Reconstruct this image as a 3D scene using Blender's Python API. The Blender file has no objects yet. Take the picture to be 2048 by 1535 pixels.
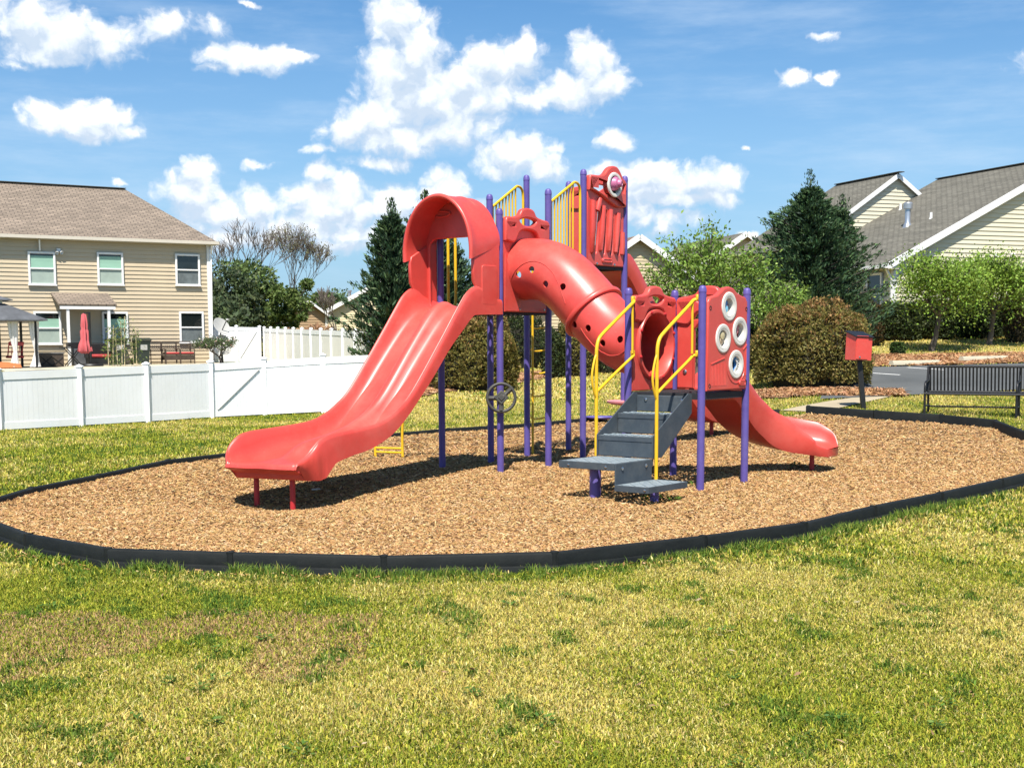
import bpy, bmesh, math, random
import numpy as np
from mathutils import Vector, Matrix
from mathutils.bvhtree import BVHTree
random.seed(7); RNG = np.random.default_rng(11)
SC = bpy.context.scene; COL = SC.collection
PI = math.pi
# ------------------------------------------------------------------ survey of the place (metres, camera at the origin looking along +Y)
FPX, PITCH, CYP, ROLL, HC = 2709.07, math.radians(6.48294), 990.385, math.radians(.21656), 1.75
def ray(px, py):
    a, b = px-1024, CYP-py; cr, sr = math.cos(ROLL), math.sin(ROLL)
    a, b = a*cr+b*sr, -a*sr+b*cr; c, s = math.cos(PITCH), math.sin(PITCH)
    return np.array([a/FPX, c+b/FPX*s, -s+b/FPX*c])
EYE = np.array([0, 0, HC])
def atY(px, py, Y): r = ray(px, py); return EYE+r*(Y/r[1])
def lerp_tab(y, tab):
    return np.interp(y, [p[0] for p in tab], [p[1] for p in tab])
TL = [(0, -.2), (6, -.17), (17.5, 0), (32, .02), (40, .3), (50, .78), (62, .85), (100, 1.2), (300, 3)]
TC = [(0, -.2), (6, -.17), (17.5, 0), (22, .04), (28, .12), (38, .42), (45, .62), (62, .9), (100, 1.6), (300, 4)]
TR = [(0, -.2), (6, -.17), (17.5, 0), (22, .1), (26, .3), (31, .55), (36, .9), (40, 1.13), (43, 1.4), (48, 1.85), (62, 1.95), (100, 2.2), (300, 4)]
def sstep(a, b, x): t = np.clip((x-a)/(b-a), 0, 1); return t*t*(3-2*t)
HOLLOW = (-2.72, 15.55)
def gz(x, y):
    x = np.asarray(x, float); y = np.asarray(y, float)
    t = x/np.maximum(y, 8)
    wl = 1-sstep(-.19, -.05, t); wr = sstep(.06, .24, t); wc = 1-wl-wr
    z = wl*lerp_tab(y, TL)+wc*lerp_tab(y, TC)+wr*lerp_tab(y, TR)
    d2 = (x-HOLLOW[0])**2+(y-HOLLOW[1])**2
    return z-.19*np.exp(-d2/.9)
def ghit(px, py, dz=0.):
    r = ray(px, py); lo, hi = 3., 160.
    f = lambda Y: (HC+r[2]*Y/r[1])-(float(gz(r[0]*Y/r[1], Y))+dz)
    Y = lo
    while Y < hi and f(Y) > 0: Y += .25
    a, b = Y-.25, Y
    for _ in range(30):
        m = (a+b)/2
        if f(m) > 0: a = m
        else: b = m
    return np.array([r[0]*a/r[1], a, HC+r[2]*a/r[1]])
TH = math.radians(50.8163)
U = np.array([math.cos(TH), math.sin(TH)]); V = np.array([-U[1], U[0]])
PT = {k: np.array(v) for k, v in {'P1': [-.15, 17.871], 'P4': [.506, 18.675], 'P2': [-.955, 18.527], 'P3': [-.299, 19.331], 'P7': [1.036, 19.702], 'P8': [1.692, 20.506], 'P5': [.231, 20.357], 'P6': [.887, 21.162], 'L1': [2.225, 15.918], 'L2': [2.881, 16.723], 'L3': [1.421, 16.574], 'L4': [2.077, 17.379]}.items()}
def W(o, u, v, z):
    p = o+U*u+V*v; return Vector((p[0], p[1], z))
def v3(p2, z): return Vector((p2[0], p2[1], z))
# ------------------------------------------------------------------ noise for scattering
class Noise2:
    def __init__(s, seed, n=256): s.g = np.random.default_rng(seed).random((n, n)); s.n = n
    def __call__(s, x, y):
        xi = np.floor(x).astype(int); yi = np.floor(y).astype(int); fx = x-xi; fy = y-yi
        fx = fx*fx*(3-2*fx); fy = fy*fy*(3-2*fy); n = s.n; g = s.g
        a = g[xi % n, yi % n]; b = g[(xi+1) % n, yi % n]; c = g[xi % n, (yi+1) % n]; d = g[(xi+1) % n, (yi+1) % n]
        return (a*(1-fx)+b*fx)*(1-fy)+(c*(1-fx)+d*fx)*fy
    def fbm(s, x, y, o=3):
        r = 0; a = .5; k = 1.; t = 0
        for i in range(o): r = r+a*s(x*k+17.3*i, y*k-9.1*i); t += a; a *= .5; k *= 2.03
        return r/t
NZ = Noise2(3); NZ2 = Noise2(8)
# ------------------------------------------------------------------ materials
def nt(m): m.use_nodes = True; return m.node_tree.nodes, m.node_tree.links
def srgb(*c): return tuple(((x/255)/12.92 if x/255 <= .04045 else ((x/255+.055)/1.055)**2.4) for x in c)
def mat(name, col, rough=.6, var=.12, scale=4., bump=0., bscale=60., spec=.5, metal=0., col2=None, vstretch=(1, 1, 1), coat=0.):
    m = bpy.data.materials.new(name); N, L = nt(m); b = N['Principled BSDF']
    b.inputs['Roughness'].default_value = rough; b.inputs['Metallic'].default_value = metal
    b.inputs['Specular IOR Level'].default_value = spec
    if coat: b.inputs['Coat Weight'].default_value = coat; b.inputs['Coat Roughness'].default_value = .25
    tc = N.new('ShaderNodeTexCoord'); mp = N.new('ShaderNodeMapping'); mp.inputs['Scale'].default_value = vstretch
    L.new(tc.outputs['Object'], mp.inputs['Vector'])
    n = N.new('ShaderNodeTexNoise'); n.inputs['Scale'].default_value = scale; n.inputs['Detail'].default_value = 6
    n.inputs['Roughness'].default_value = .65
    L.new(mp.outputs['Vector'], n.inputs['Vector'])
    r = N.new('ShaderNodeValToRGB'); e = r.color_ramp.elements
    c2 = col2 or tuple(min(1, c*(1+var)) for c in col); c1 = col if col2 else tuple(c*(1-var) for c in col)
    e[0].position = .3; e[1].position = .7; e[0].color = (*c1, 1); e[1].color = (*c2, 1)
    L.new(n.outputs['Fac'], r.inputs['Fac']); L.new(r.outputs['Color'], b.inputs['Base Color'])
    if bump:
        n2 = N.new('ShaderNodeTexNoise'); n2.inputs['Scale'].default_value = bscale; n2.inputs['Detail'].default_value = 3
        L.new(mp.outputs['Vector'], n2.inputs['Vector'])
        bp = N.new('ShaderNodeBump'); bp.inputs['Strength'].default_value = bump; bp.inputs['Distance'].default_value = .01
        L.new(n2.outputs['Fac'], bp.inputs['Height']); L.new(bp.outputs['Normal'], b.inputs['Normal'])
        rr = N.new('ShaderNodeMapRange'); rr.inputs['To Min'].default_value = max(0, rough-.1); rr.inputs['To Max'].default_value = min(1, rough+.15)
        L.new(n.outputs['Fac'], rr.inputs['Value']); L.new(rr.outputs['Result'], b.inputs['Roughness'])
    return m
def leafmat(name, trans=.25, rough=.6, spec=.3):
    """colour comes from the per-leaf attribute; a little light comes through"""
    m = bpy.data.materials.new(name); N, L = nt(m); b = N['Principled BSDF']
    a = N.new('ShaderNodeAttribute'); a.attribute_name = 'tint'
    b.inputs['Roughness'].default_value = rough; b.inputs['Specular IOR Level'].default_value = spec
    L.new(a.outputs['Color'], b.inputs['Base Color'])
    if trans:
        t = N.new('ShaderNodeBsdfTranslucent'); L.new(a.outputs['Color'], t.inputs['Color'])
        mx = N.new('ShaderNodeMixShader'); mx.inputs['Fac'].default_value = trans
        L.new(b.outputs['BSDF'], mx.inputs[1]); L.new(t.outputs['BSDF'], mx.inputs[2])
        L.new(mx.outputs['Shader'], N['Material Output'].inputs['Surface'])
    return m
def shingle(name, c1, c2, mortar, sx=.33, sy=.14):
    m = bpy.data.materials.new(name); N, L = nt(m); b = N['Principled BSDF']; b.inputs['Roughness'].default_value = .9
    uv = N.new('ShaderNodeUVMap'); uv.uv_map = 'UVMap'
    br = N.new('ShaderNodeTexBrick'); br.inputs['Color1'].default_value = (*c1, 1); br.inputs['Color2'].default_value = (*c2, 1)
    br.inputs['Mortar'].default_value = (*mortar, 1); br.inputs['Scale'].default_value = 1; br.inputs['Brick Width'].default_value = sx
    br.inputs['Row Height'].default_value = sy; br.inputs['Mortar Size'].default_value = .02; br.inputs['Mortar Smooth'].default_value = .3; br.inputs['Bias'].default_value = 0
    n = N.new('ShaderNodeTexNoise'); n.inputs['Scale'].default_value = .9; n.inputs['Detail'].default_value = 8; n.inputs['Roughness'].default_value = .7
    mp = N.new('ShaderNodeMapping'); mp.inputs['Scale'].default_value = (.6, 2.5, 1)
    L.new(uv.outputs['UV'], mp.inputs['Vector']); L.new(mp.outputs['Vector'], n.inputs['Vector'])
    L.new(uv.outputs['UV'], br.inputs['Vector'])
    mx = N.new('ShaderNodeMix'); mx.data_type = 'RGBA'; mx.blend_type = 'MULTIPLY'; mx.inputs['Factor'].default_value = .9
    rr = N.new('ShaderNodeMapRange'); rr.inputs['From Min'].default_value = .3; rr.inputs['From Max'].default_value = .7; rr.inputs['To Min'].default_value = .72; rr.inputs['To Max'].default_value = 1.25
    L.new(n.outputs['Fac'], rr.inputs['Value'])
    L.new(br.outputs['Color'], mx.inputs['A']); L.new(rr.outputs['Result'], mx.inputs['B']); L.new(mx.outputs['Result'], b.inputs['Base Color'])
    bp = N.new('ShaderNodeBump'); bp.inputs['Strength'].default_value = .6; bp.inputs['Distance'].default_value = .02; bp.invert = True
    L.new(br.outputs['Fac'], bp.inputs['Height']); L.new(bp.outputs['Normal'], b.inputs['Normal'])
    return m
def glass(name, col=(.02, .03, .03), rough=.06):
    m = bpy.data.materials.new(name); N, L = nt(m); b = N['Principled BSDF']
    b.inputs['Base Color'].default_value = (*col, 1); b.inputs['Roughness'].default_value = rough; b.inputs['Specular IOR Level'].default_value = .8
    n = N.new('ShaderNodeTexNoise'); n.inputs['Scale'].default_value = 1.3; tc = N.new('ShaderNodeTexCoord'); L.new(tc.outputs['Object'], n.inputs['Vector'])
    bp = N.new('ShaderNodeBump'); bp.inputs['Strength'].default_value = .04; L.new(n.outputs['Fac'], bp.inputs['Height']); L.new(bp.outputs['Normal'], b.inputs['Normal'])
    return m
M = {
 'red': mat('red_plastic', (.69, .072, .056), .38, .12, 1.6, .10, 180, coat=.2),
 'redsteel': mat('red_steel', (.50, .03, .035), .45, .1, 6),
 'purple': mat('purple_powdercoat', (.108, .078, .305), .42, .10, 5, .15, 220),
 'yellow': mat('yellow_powdercoat', (.85, .50, .018), .38, .06, 5, .08, 200),
 'deck': mat('dark_deck_coating', (.022, .022, .025), .7, .2, 10, .3, 200),
 'stair': mat('slate_step_coating', (.045, .060, .076), .66, .15, 6, .3, 160, spec=.35, col2=(.070, .088, .104)),
 'tread': mat('worn_tread_coating', (.15, .20, .235), .6, .25, 14, .4, 120, col2=(.33, .38, .40)),
 'steel': mat('steel', (.55, .55, .55), .3, .1, 8, metal=1),
 'wheel': mat('grey_brown_plastic', (.055, .052, .045), .5, .2, 8, .1, 150),
 'ringw': mat('white_plastic', (.78, .74, .66), .4, .06, 9),
 'pink': mat('pink_plastic', (.55, .16, .30), .4, .12, 9),
 'pinkred': mat('faded_pink_plastic', (.70, .25, .27), .5, .1, 6),
 'black': mat('black_powdercoat', (.012, .012, .013), .45, .3, 8, .1, 150),
 'border': mat('black_recycled_plastic', (.0065, .008, .008), .62, .35, 3, .25, 90, spec=.22, col2=(.015, .018, .018), vstretch=(1, 1, 3)),
 'dark': mat('dark_void', (.01, .01, .01), .9, .1, 5),
 'blue': mat('blue_plastic', (.05, .25, .6), .35, .1, 9), 'cyan': mat('cyan_plastic', (.25, .6, .8), .35, .1, 9),
 'tan': mat('tan_plastic', (.55, .42, .28), .4, .2, 9), 'cream': mat('cream_plastic', (.75, .62, .35), .4, .2, 9),
 'vinyl': mat('white_vinyl', (.93, .93, .92), .45, .02, 1.5), 'vinylshade': mat('shade_toned_vinyl', (.90, .87, .80), .5, .04, 1.5),  # second vinyl is the white one with the sideways panels' shade in its colour
 'trim': mat('white_trim', (.80, .79, .77), .5, .04, 2),
 'sidingL': mat('tan_siding', (.56, .455, .31), .55, .05, .7, .1, 30), 'sidingR': mat('cream_siding', (.66, .60, .44), .55, .05, .6, .1, 30),
 'sidingC': mat('buff_siding', (.56, .46, .29), .55, .06, .6), 'sidingB': mat('brown_siding', (.40, .27, .15), .6, .1, .9), 'stucco': mat('pale_yellow_siding', (.66, .57, .36), .6, .05, .6),
 'roofL': shingle('brown_shingles', (.30, .235, .18), (.215, .17, .13), (.10, .08, .065)),
 'roofR': shingle('grey_shingles', (.19, .178, .145), (.14, .13, .105), (.065, .06, .048)),
 'roofB': shingle('reddish_shingles', (.27, .17, .115), (.22, .14, .1), (.1, .07, .05)),
 'gutter': mat('beige_gutter', (.62, .56, .47), .5, .04, 2), 'soffit': mat('soffit', (.55, .5, .42), .6, .04, 2),
 'glass': glass('window_glass', (.012, .016, .016)), 'blind': mat('green_white_blind', (.30, .50, .38), .35, .10, 3, vstretch=(.3, .3, 4)), 'screen': mat('insect_screen', (.36, .43, .37), .5, .10, 3), 'screend': mat('dark_insect_screen', (.14, .16, .16), .4, .3, 3),
 'bark': mat('grey_bark', (.13, .105, .085), .9, .35, 6, .8, 25, vstretch=(1, 1, .3)), 'barkd': mat('dark_bark', (.06, .05, .042), .9, .3, 6, .6, 25),
 'core': mat('dark_core_fill', (.020, .018, .010), .95, .4, 3, .8, 20),
 'asphalt': mat('asphalt', (.075, .080, .082), .9, .22, .35, .5, 120, col2=(.12, .125, .125)),
 'paint': mat('road_paint', (.72, .72, .70), .7, .1, 6), 'concrete': mat('concrete', (.55, .49, .36), .85, .1, 1.5, .3, 60),
 'path': mat('pale_concrete', (.40, .33, .22), .85, .12, 1, .3, 60),
 'straw': mat('pine_straw', (.28, .135, .07), .95, .3, 5, 1., 30, col2=(.46, .27, .15)),
 'leaf': leafmat('leaves', .3), 'needleg': leafmat('straw_needles', 0, .9, .1), 'needle': leafmat('needles', .12, .6, .25), 'blade': leafmat('grass_blades', .3, .65, .2), 'chip': leafmat('chips', 0, .85, .2),
 'umbrella': mat('red_canvas', (.55, .11, .12), .85, .15, 4), 'cushion': mat('red_cushion', (.42, .05, .05), .85, .15, 6), 'rust': mat('orange_canvas', (.70, .22, .08), .8, .1, 5),
 'curtain': mat('pale_curtain', (.70, .68, .66), .85, .06, 5), 'gazebo': mat('grey_gazebo_roof', (.10, .105, .115), .6, .35, 2.5, .2, 30), 'gfabric': mat('dark_fabric', (.03, .035, .04), .8, .2, 6),
 'bin': mat('dark_green_plastic', (.02, .032, .026), .45, .2, 5), 'dish': mat('pale_grey_metal', (.46, .45, .42), .5, .06, 4),
 'wood': mat('dark_wood', (.06, .042, .03), .6, .3, 4), 'duct': mat('galvanised_duct', (.50, .52, .55), .35, .1, 6, metal=.7),
}
def weather(m, faded, amount, scale=.9):
    """sun-faded areas and fine scuffs"""
    N, L = m.node_tree.nodes, m.node_tree.links; b = N['Principled BSDF']; src = b.inputs['Base Color'].links[0].from_socket
    tc = N.new('ShaderNodeTexCoord'); n = N.new('ShaderNodeTexNoise'); n.inputs['Scale'].default_value = scale; n.inputs['Detail'].default_value = 9; n.inputs['Roughness'].default_value = .72; L.new(tc.outputs['Object'], n.inputs['Vector'])
    r = N.new('ShaderNodeMapRange'); r.inputs['From Min'].default_value = .48; r.inputs['From Max'].default_value = .72; r.inputs['To Max'].default_value = amount; L.new(n.outputs['Fac'], r.inputs['Value'])
    s = N.new('ShaderNodeTexVoronoi'); s.feature = 'DISTANCE_TO_EDGE'; s.inputs['Scale'].default_value = 5.5; mp = N.new('ShaderNodeMapping'); mp.inputs['Scale'].default_value = (1, 1, 3.); n2 = N.new('ShaderNodeTexNoise'); n2.inputs['Scale'].default_value = 3; L.new(tc.outputs['Object'], n2.inputs['Vector']); L.new(n2.outputs['Color'], mp.inputs['Vector']); L.new(mp.outputs['Vector'], s.inputs['Vector'])
    r2 = N.new('ShaderNodeMapRange'); r2.inputs['From Min'].default_value = 0; r2.inputs['From Max'].default_value = .012; r2.inputs['To Min'].default_value = .30; r2.inputs['To Max'].default_value = 0; L.new(s.outputs['Distance'], r2.inputs['Value'])
    ad = N.new('ShaderNodeMath'); ad.operation = 'MAXIMUM'; L.new(r.outputs['Result'], ad.inputs[0]); L.new(r2.outputs['Result'], ad.inputs[1])
    mx = N.new('ShaderNodeMix'); mx.data_type = 'RGBA'; mx.inputs['B'].default_value = (*faded, 1); L.new(ad.outputs[0], mx.inputs['Factor']); L.new(src, mx.inputs['A']); L.new(mx.outputs['Result'], b.inputs['Base Color'])
weather(M['red'], (.76, .19, .15), .50); weather(M['border'], (.030, .030, .026), .5, 2.2); weather(M['stair'], (.15, .15, .14), .45, 2.5); weather(M['vinyl'], (.80, .79, .72), .5, .5); weather(M['purple'], (.20, .16, .40), .4, 2.)
# ------------------------------------------------------------------ mesh helpers
class MB:
    def __init__(s): s.v = []; s.f = []; s.uv = None
    def add(s, vs, fs):
        b = len(s.v); s.v += [tuple(map(float, p)) for p in vs]; s.f += [tuple(b+i for i in f) for f in fs]; return s
    def box(s, c, sz, R=None, bev=0.):
        x, y, z = [k/2 for k in sz]; c = Vector(c)
        if bev:
            e = bev; P = []
            for sx in (-1, 1):
                for sy in (-1, 1):
                    for sz_ in (-1, 1): P += [(sx*(x-e), sy*(y-e), sz_*z), (sx*(x-e), sy*y, sz_*(z-e)), (sx*x, sy*(y-e), sz_*(z-e))]
            bm = bmesh.new()
            for p in P: bm.verts.new(p)
            bmesh.ops.convex_hull(bm, input=bm.verts); bmesh.ops.dissolve_limit(bm, angle_limit=.01, verts=bm.verts, edges=bm.edges)
            bm.verts.ensure_lookup_table(); bm.verts.index_update()
            vs = [v.co.copy() for v in bm.verts]; fs = [[v.index for v in f.verts] for f in bm.faces]; bm.free()
        else:
            vs = [Vector((i*x, j*y, k*z)) for i in (-1, 1) for j in (-1, 1) for k in (-1, 1)]
            fs = [(0, 1, 3, 2), (4, 6, 7, 5), (0, 4, 5, 1), (2, 3, 7, 6), (0, 2, 6, 4), (1, 5, 7, 3)]
        return s.add([c+(R @ p if R else p) for p in vs], fs)
    def tube(s, path, r, n=10, closed=False, cap=True, rr=None):
        path = [Vector(p) for p in path]; k = len(path); vs = []; prev = None
        for i, p in enumerate(path):
            if closed: t = path[(i+1) % k]-path[i-1]
            else: t = path[min(i+1, k-1)]-path[max(i-1, 0)]
            t.normalize()
            if prev is None:
                a = Vector((0, 0, 1)) if abs(t.z) < .9 else Vector((1, 0, 0)); x = (a-t*a.dot(t)).normalized()
            else: x = (prev-t*prev.dot(t)).normalized()
            prev = x; y = t.cross(x); rad = rr[i] if rr else r
            vs += [p+(x*math.cos(2*PI*j/n)+y*math.sin(2*PI*j/n))*rad for j in range(n)]
        fs = []
        for i in range(k if closed else k-1):
            a = i*n; b = ((i+1) % k)*n
            fs += [(a+j, a+(j+1) % n, b+(j+1) % n, b+j) for j in range(n)]
        if cap and not closed: fs += [tuple(reversed(range(n))), tuple(range((k-1)*n, k*n))]
        return s.add(vs, fs)
    def lathe(s, prof, c, axis=(0, 0, 1), n=24, cap=True):
        ax = Vector(axis).normalized(); a = Vector((0, 0, 1)) if abs(ax.z) < .9 else Vector((1, 0, 0)); x = (a-ax*a.dot(ax)).normalized(); y = ax.cross(x); c = Vector(c); vs = []
        for r, h in prof: vs += [c+ax*h+(x*math.cos(2*PI*j/n)+y*math.sin(2*PI*j/n))*r for j in range(n)]
        k = len(prof); fs = [(i*n+j, i*n+(j+1) % n, (i+1)*n+(j+1) % n, (i+1)*n+j) for i in range(k-1) for j in range(n)]
        if cap:
            if prof[0][0] > 1e-6: fs.append(tuple(reversed(range(n))))
            if prof[-1][0] > 1e-6: fs.append(tuple(range((k-1)*n, k*n)))
        return s.add(vs, fs)
    def loft(s, secs, closed=True, caps=True):
        n = len(secs[0]); k = len(secs); vs = [p for q in secs for p in q]; m = n if closed else n-1
        fs = [(i*n+j, i*n+(j+1) % n, (i+1)*n+(j+1) % n, (i+1)*n+j) for i in range(k-1) for j in range(m)]
        if caps and closed: fs += [tuple(reversed(range(n))), tuple(range((k-1)*n, k*n))]
        return s.add(vs, fs)
    def plate(s, outline, holes, th, o, xd, nd, bev=.012, yd=(0, 0, 1), off=0.):
        cu = bpy.data.curves.new('plate_tmp', 'CURVE'); cu.dimensions = '2D'; cu.fill_mode = 'BOTH'
        b = min(bev, th*.45); cu.extrude = th/2-b; cu.bevel_depth = b; cu.bevel_resolution = 2; cu.offset = -b
        for poly in [outline]+list(holes):
            sp = cu.splines.new('POLY'); sp.points.add(len(poly)-1); sp.use_cyclic_u = True
            for q, (x, y) in zip(sp.points, poly): q.co = (x, y, 0, 1)
        ob = bpy.data.objects.new('plate_tmp', cu); COL.objects.link(ob)
        dg = bpy.context.evaluated_depsgraph_get(); me = bpy.data.meshes.new_from_object(ob.evaluated_get(dg))
        o = Vector(o); xd = Vector(xd); nd = Vector(nd); yd = Vector(yd)
        s.add([o+xd*v.co.x+yd*v.co.y+nd*(v.co.z+off) for v in me.vertices], [tuple(p.vertices) for p in me.polygons])
        bpy.data.objects.remove(ob); bpy.data.curves.remove(cu); bpy.data.meshes.remove(me); return s
    def build(s, name, m, root=None, smooth=40, local=False, label=None):
        me = bpy.data.meshes.new(name); off = Vector((0, 0, 0))
        if root is not None and not local: off = base_of(root)
        o_org = off.copy()
        if root is None and not local:
            a = np.array(s.v); c = (a.min(0)+a.max(0))/2; off = Vector((c[0], c[1], a[:, 2].min()))
        me.from_pydata([Vector(p)-off for p in s.v], [], s.f); me.update()
        bm = bmesh.new(); bm.from_mesh(me); bmesh.ops.recalc_face_normals(bm, faces=bm.faces); bm.to_mesh(me); bm.free()
        me.materials.append(M[m] if isinstance(m, str) else m)
        if smooth:
            me.shade_smooth(); me.set_sharp_from_angle(angle=math.radians(smooth))
        o = bpy.data.objects.new(name, me); COL.objects.link(o)
        if root is not None: o.parent = root
        else: o.location = off if not local else (0, 0, 0)
        if label: o['label'] = label
        return o
def base_of(o):
    p = Vector((0, 0, 0))
    while o is not None: p += Vector(o.location); o = o.parent
    return p
def tag(o, label, cat, group=None, kind=None):
    if label: o['label'] = label
    if cat: o['category'] = cat
    if group: o['group'] = group
    if kind: o['kind'] = kind
    return o
def thing(name, loc, label, cat, group=None, rz=0.):
    o = bpy.data.objects.new(name, None); o.empty_display_size = .2; COL.objects.link(o); o.location = loc; o.rotation_euler = (0, 0, rz)
    return tag(o, label, cat, group)
def kids(o): return [c for c in bpy.data.objects if c.parent == o]
def copy_tree(o, parent=None):
    c = o.copy(); COL.objects.link(c); c.parent = parent
    for k in kids(o): copy_tree(k, c)
    return c
def catmull(pts, n=8, closed=False):
    P = [Vector(p) for p in pts]; k = len(P); out = []
    for i in range(k if closed else k-1):
        g = (lambda j: P[j % k]) if closed else (lambda j: P[max(0, min(k-1, j))])
        a, b, c, d = g(i-1), g(i), g(i+1), g(i+2)
        for q in range(n):
            t = q/n; out.append(.5*((2*b)+(c-a)*t+(2*a-5*b+4*c-d)*t*t+(3*b-a-3*c+d)*t**3))
    if not closed: out.append(P[-1])
    return out
def cat2(pts, n=8, closed=True): return [(p.x, p.y) for p in catmull([(x, y, 0) for x, y in pts], n, closed)]
def rrect(x0, y0, x1, y1, r, n=5):
    out = []
    for cx, cy, a in ((x1-r, y0+r, -90), (x1-r, y1-r, 0), (x0+r, y1-r, 90), (x0+r, y0+r, 180)):
        out += [(cx+r*math.cos(math.radians(a+90*i/n)), cy+r*math.sin(math.radians(a+90*i/n))) for i in range(n+1)]
    return out
def ell(cx, cy, rx, ry=None, n=28, rot=0.):
    ry = ry or rx; c, s = math.cos(rot), math.sin(rot)
    return [(cx+rx*math.cos(2*PI*i/n)*c-ry*math.sin(2*PI*i/n)*s, cy+rx*math.cos(2*PI*i/n)*s+ry*math.sin(2*PI*i/n)*c) for i in range(n)]
def raw_mesh(name, verts, loops, sizes, m, tint=None, smooth=False):
    """bulk mesh from numpy arrays; tint = colour per vertex"""
    me = bpy.data.meshes.new(name); nv, nl, nf = len(verts), len(loops), len(sizes)
    me.vertices.add(nv); me.loops.add(nl); me.polygons.add(nf)
    me.vertices.foreach_set('co', np.ascontiguousarray(verts, np.float32).ravel())
    me.loops.foreach_set('vertex_index', np.ascontiguousarray(loops, np.int32))
    st = np.concatenate([[0], np.cumsum(sizes)[:-1]]).astype(np.int32); me.polygons.foreach_set('loop_start', st)
    me.update(calc_edges=True); me.validate()
    if tint is not None:
        a = me.color_attributes.new('tint', 'FLOAT_COLOR', 'POINT'); t = np.ones((nv, 4), np.float32); t[:, :3] = tint; a.data.foreach_set('color', t.ravel())
    me.materials.append(M[m] if isinstance(m, str) else m)
    if smooth: me.shade_smooth()
    o = bpy.data.objects.new(name, me); COL.objects.link(o); return o
def unit(a): return a/np.maximum(np.linalg.norm(a, axis=-1, keepdims=True), 1e-9)
def leaves(name, c, d, n, ln, wd, col, m, root=None, fold=.0):
    """one bent diamond leaf per row: centre c, axis d, normal hint n, length, width, colour"""
    N = len(c); d = unit(d); s = unit(np.cross(d, n)); nn = np.cross(s, d); ln = np.broadcast_to(ln, N)[:, None]; wd = np.broadcast_to(wd, N)[:, None]
    off = np.array(base_of(root)) if root is not None else np.zeros(3)
    c = c-off
    v = np.stack([c-d*ln/2, c+s*wd/2-d*ln*.05+nn*fold*wd, c+d*ln/2-nn*ln*.12, c-s*wd/2-d*ln*.05+nn*fold*wd], 1).reshape(-1, 3)
    loops = np.arange(4*N); sizes = np.full(N, 4); o = raw_mesh(name, v, loops, sizes, m, np.repeat(col, 4, 0))
    if root is not None: o.parent = root
    return o
def rnd_dir(N): return unit(RNG.normal(size=(N, 3)))
def tints(N, cols, wts, jit=.18):
    cols = np.array(cols); k = RNG.choice(len(cols), N, p=np.array(wts)/sum(wts)); c = cols[k]
    return np.clip(c*(1+RNG.normal(size=(N, 1))*jit)*(1+RNG.normal(size=(N, 3))*.05), .002, 1)

# ------------------------------------------------------------------ camera, sun, sky
cam = bpy.data.cameras.new('camera'); co = bpy.data.objects.new('camera', cam); COL.objects.link(co); SC.camera = co
cam.sensor_width = 36; cam.lens = FPX/2048*36; cam.shift_y = (CYP-767.5)/2048; cam.clip_end = 3000; cam.clip_start = .1
co.matrix_world = Matrix.Translation(EYE) @ Matrix.Rotation(PI/2-PITCH, 4, 'X') @ Matrix.Rotation(-ROLL, 4, 'Z')
SUN_EL, SUN_AZ = math.radians(59), math.radians(186)        # compass: 0 = +Y, so the sun stands behind the camera
sl = bpy.data.lights.new('sun', 'SUN'); sl.energy = 5.0; sl.angle = math.radians(.5); sl.color = (1, .955, .88)
so = bpy.data.objects.new('sun', sl); COL.objects.link(so); so.location = (0, -20, 30)
sd = Vector((math.sin(SUN_AZ)*math.cos(SUN_EL), math.cos(SUN_AZ)*math.cos(SUN_EL), math.sin(SUN_EL)))
so.rotation_euler = sd.to_track_quat('Z', 'Y').to_euler()
SC.view_settings.view_transform = 'Standard'; SC.view_settings.look = 'None'; SC.view_settings.exposure = .62; SC.view_settings.gamma = 1
SC.render.film_transparent = False
try:
    SC.cycles.use_denoising = True; SC.cycles.max_bounces = 6; SC.cycles.diffuse_bounces = 1; SC.cycles.transparent_max_bounces = 4; SC.cycles.use_adaptive_sampling = True
except Exception: pass
wd = bpy.data.worlds.new('World'); SC.world = wd; wd.use_nodes = True
try: wd.cycles.sampling_method = 'MANUAL'; wd.cycles.sample_map_resolution = 256
except Exception: pass
N, L = wd.node_tree.nodes, wd.node_tree.links; bg = N['Background']; bg.inputs['Strength'].default_value = .075
sky = N.new('ShaderNodeTexSky'); sky.sky_type = 'NISHITA'; sky.sun_disc = False; sky.sun_elevation = SUN_EL; sky.sun_rotation = SUN_AZ
sky.air_density = 1.0; sky.dust_density = 1.2; sky.ozone_density = 3.0
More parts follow.
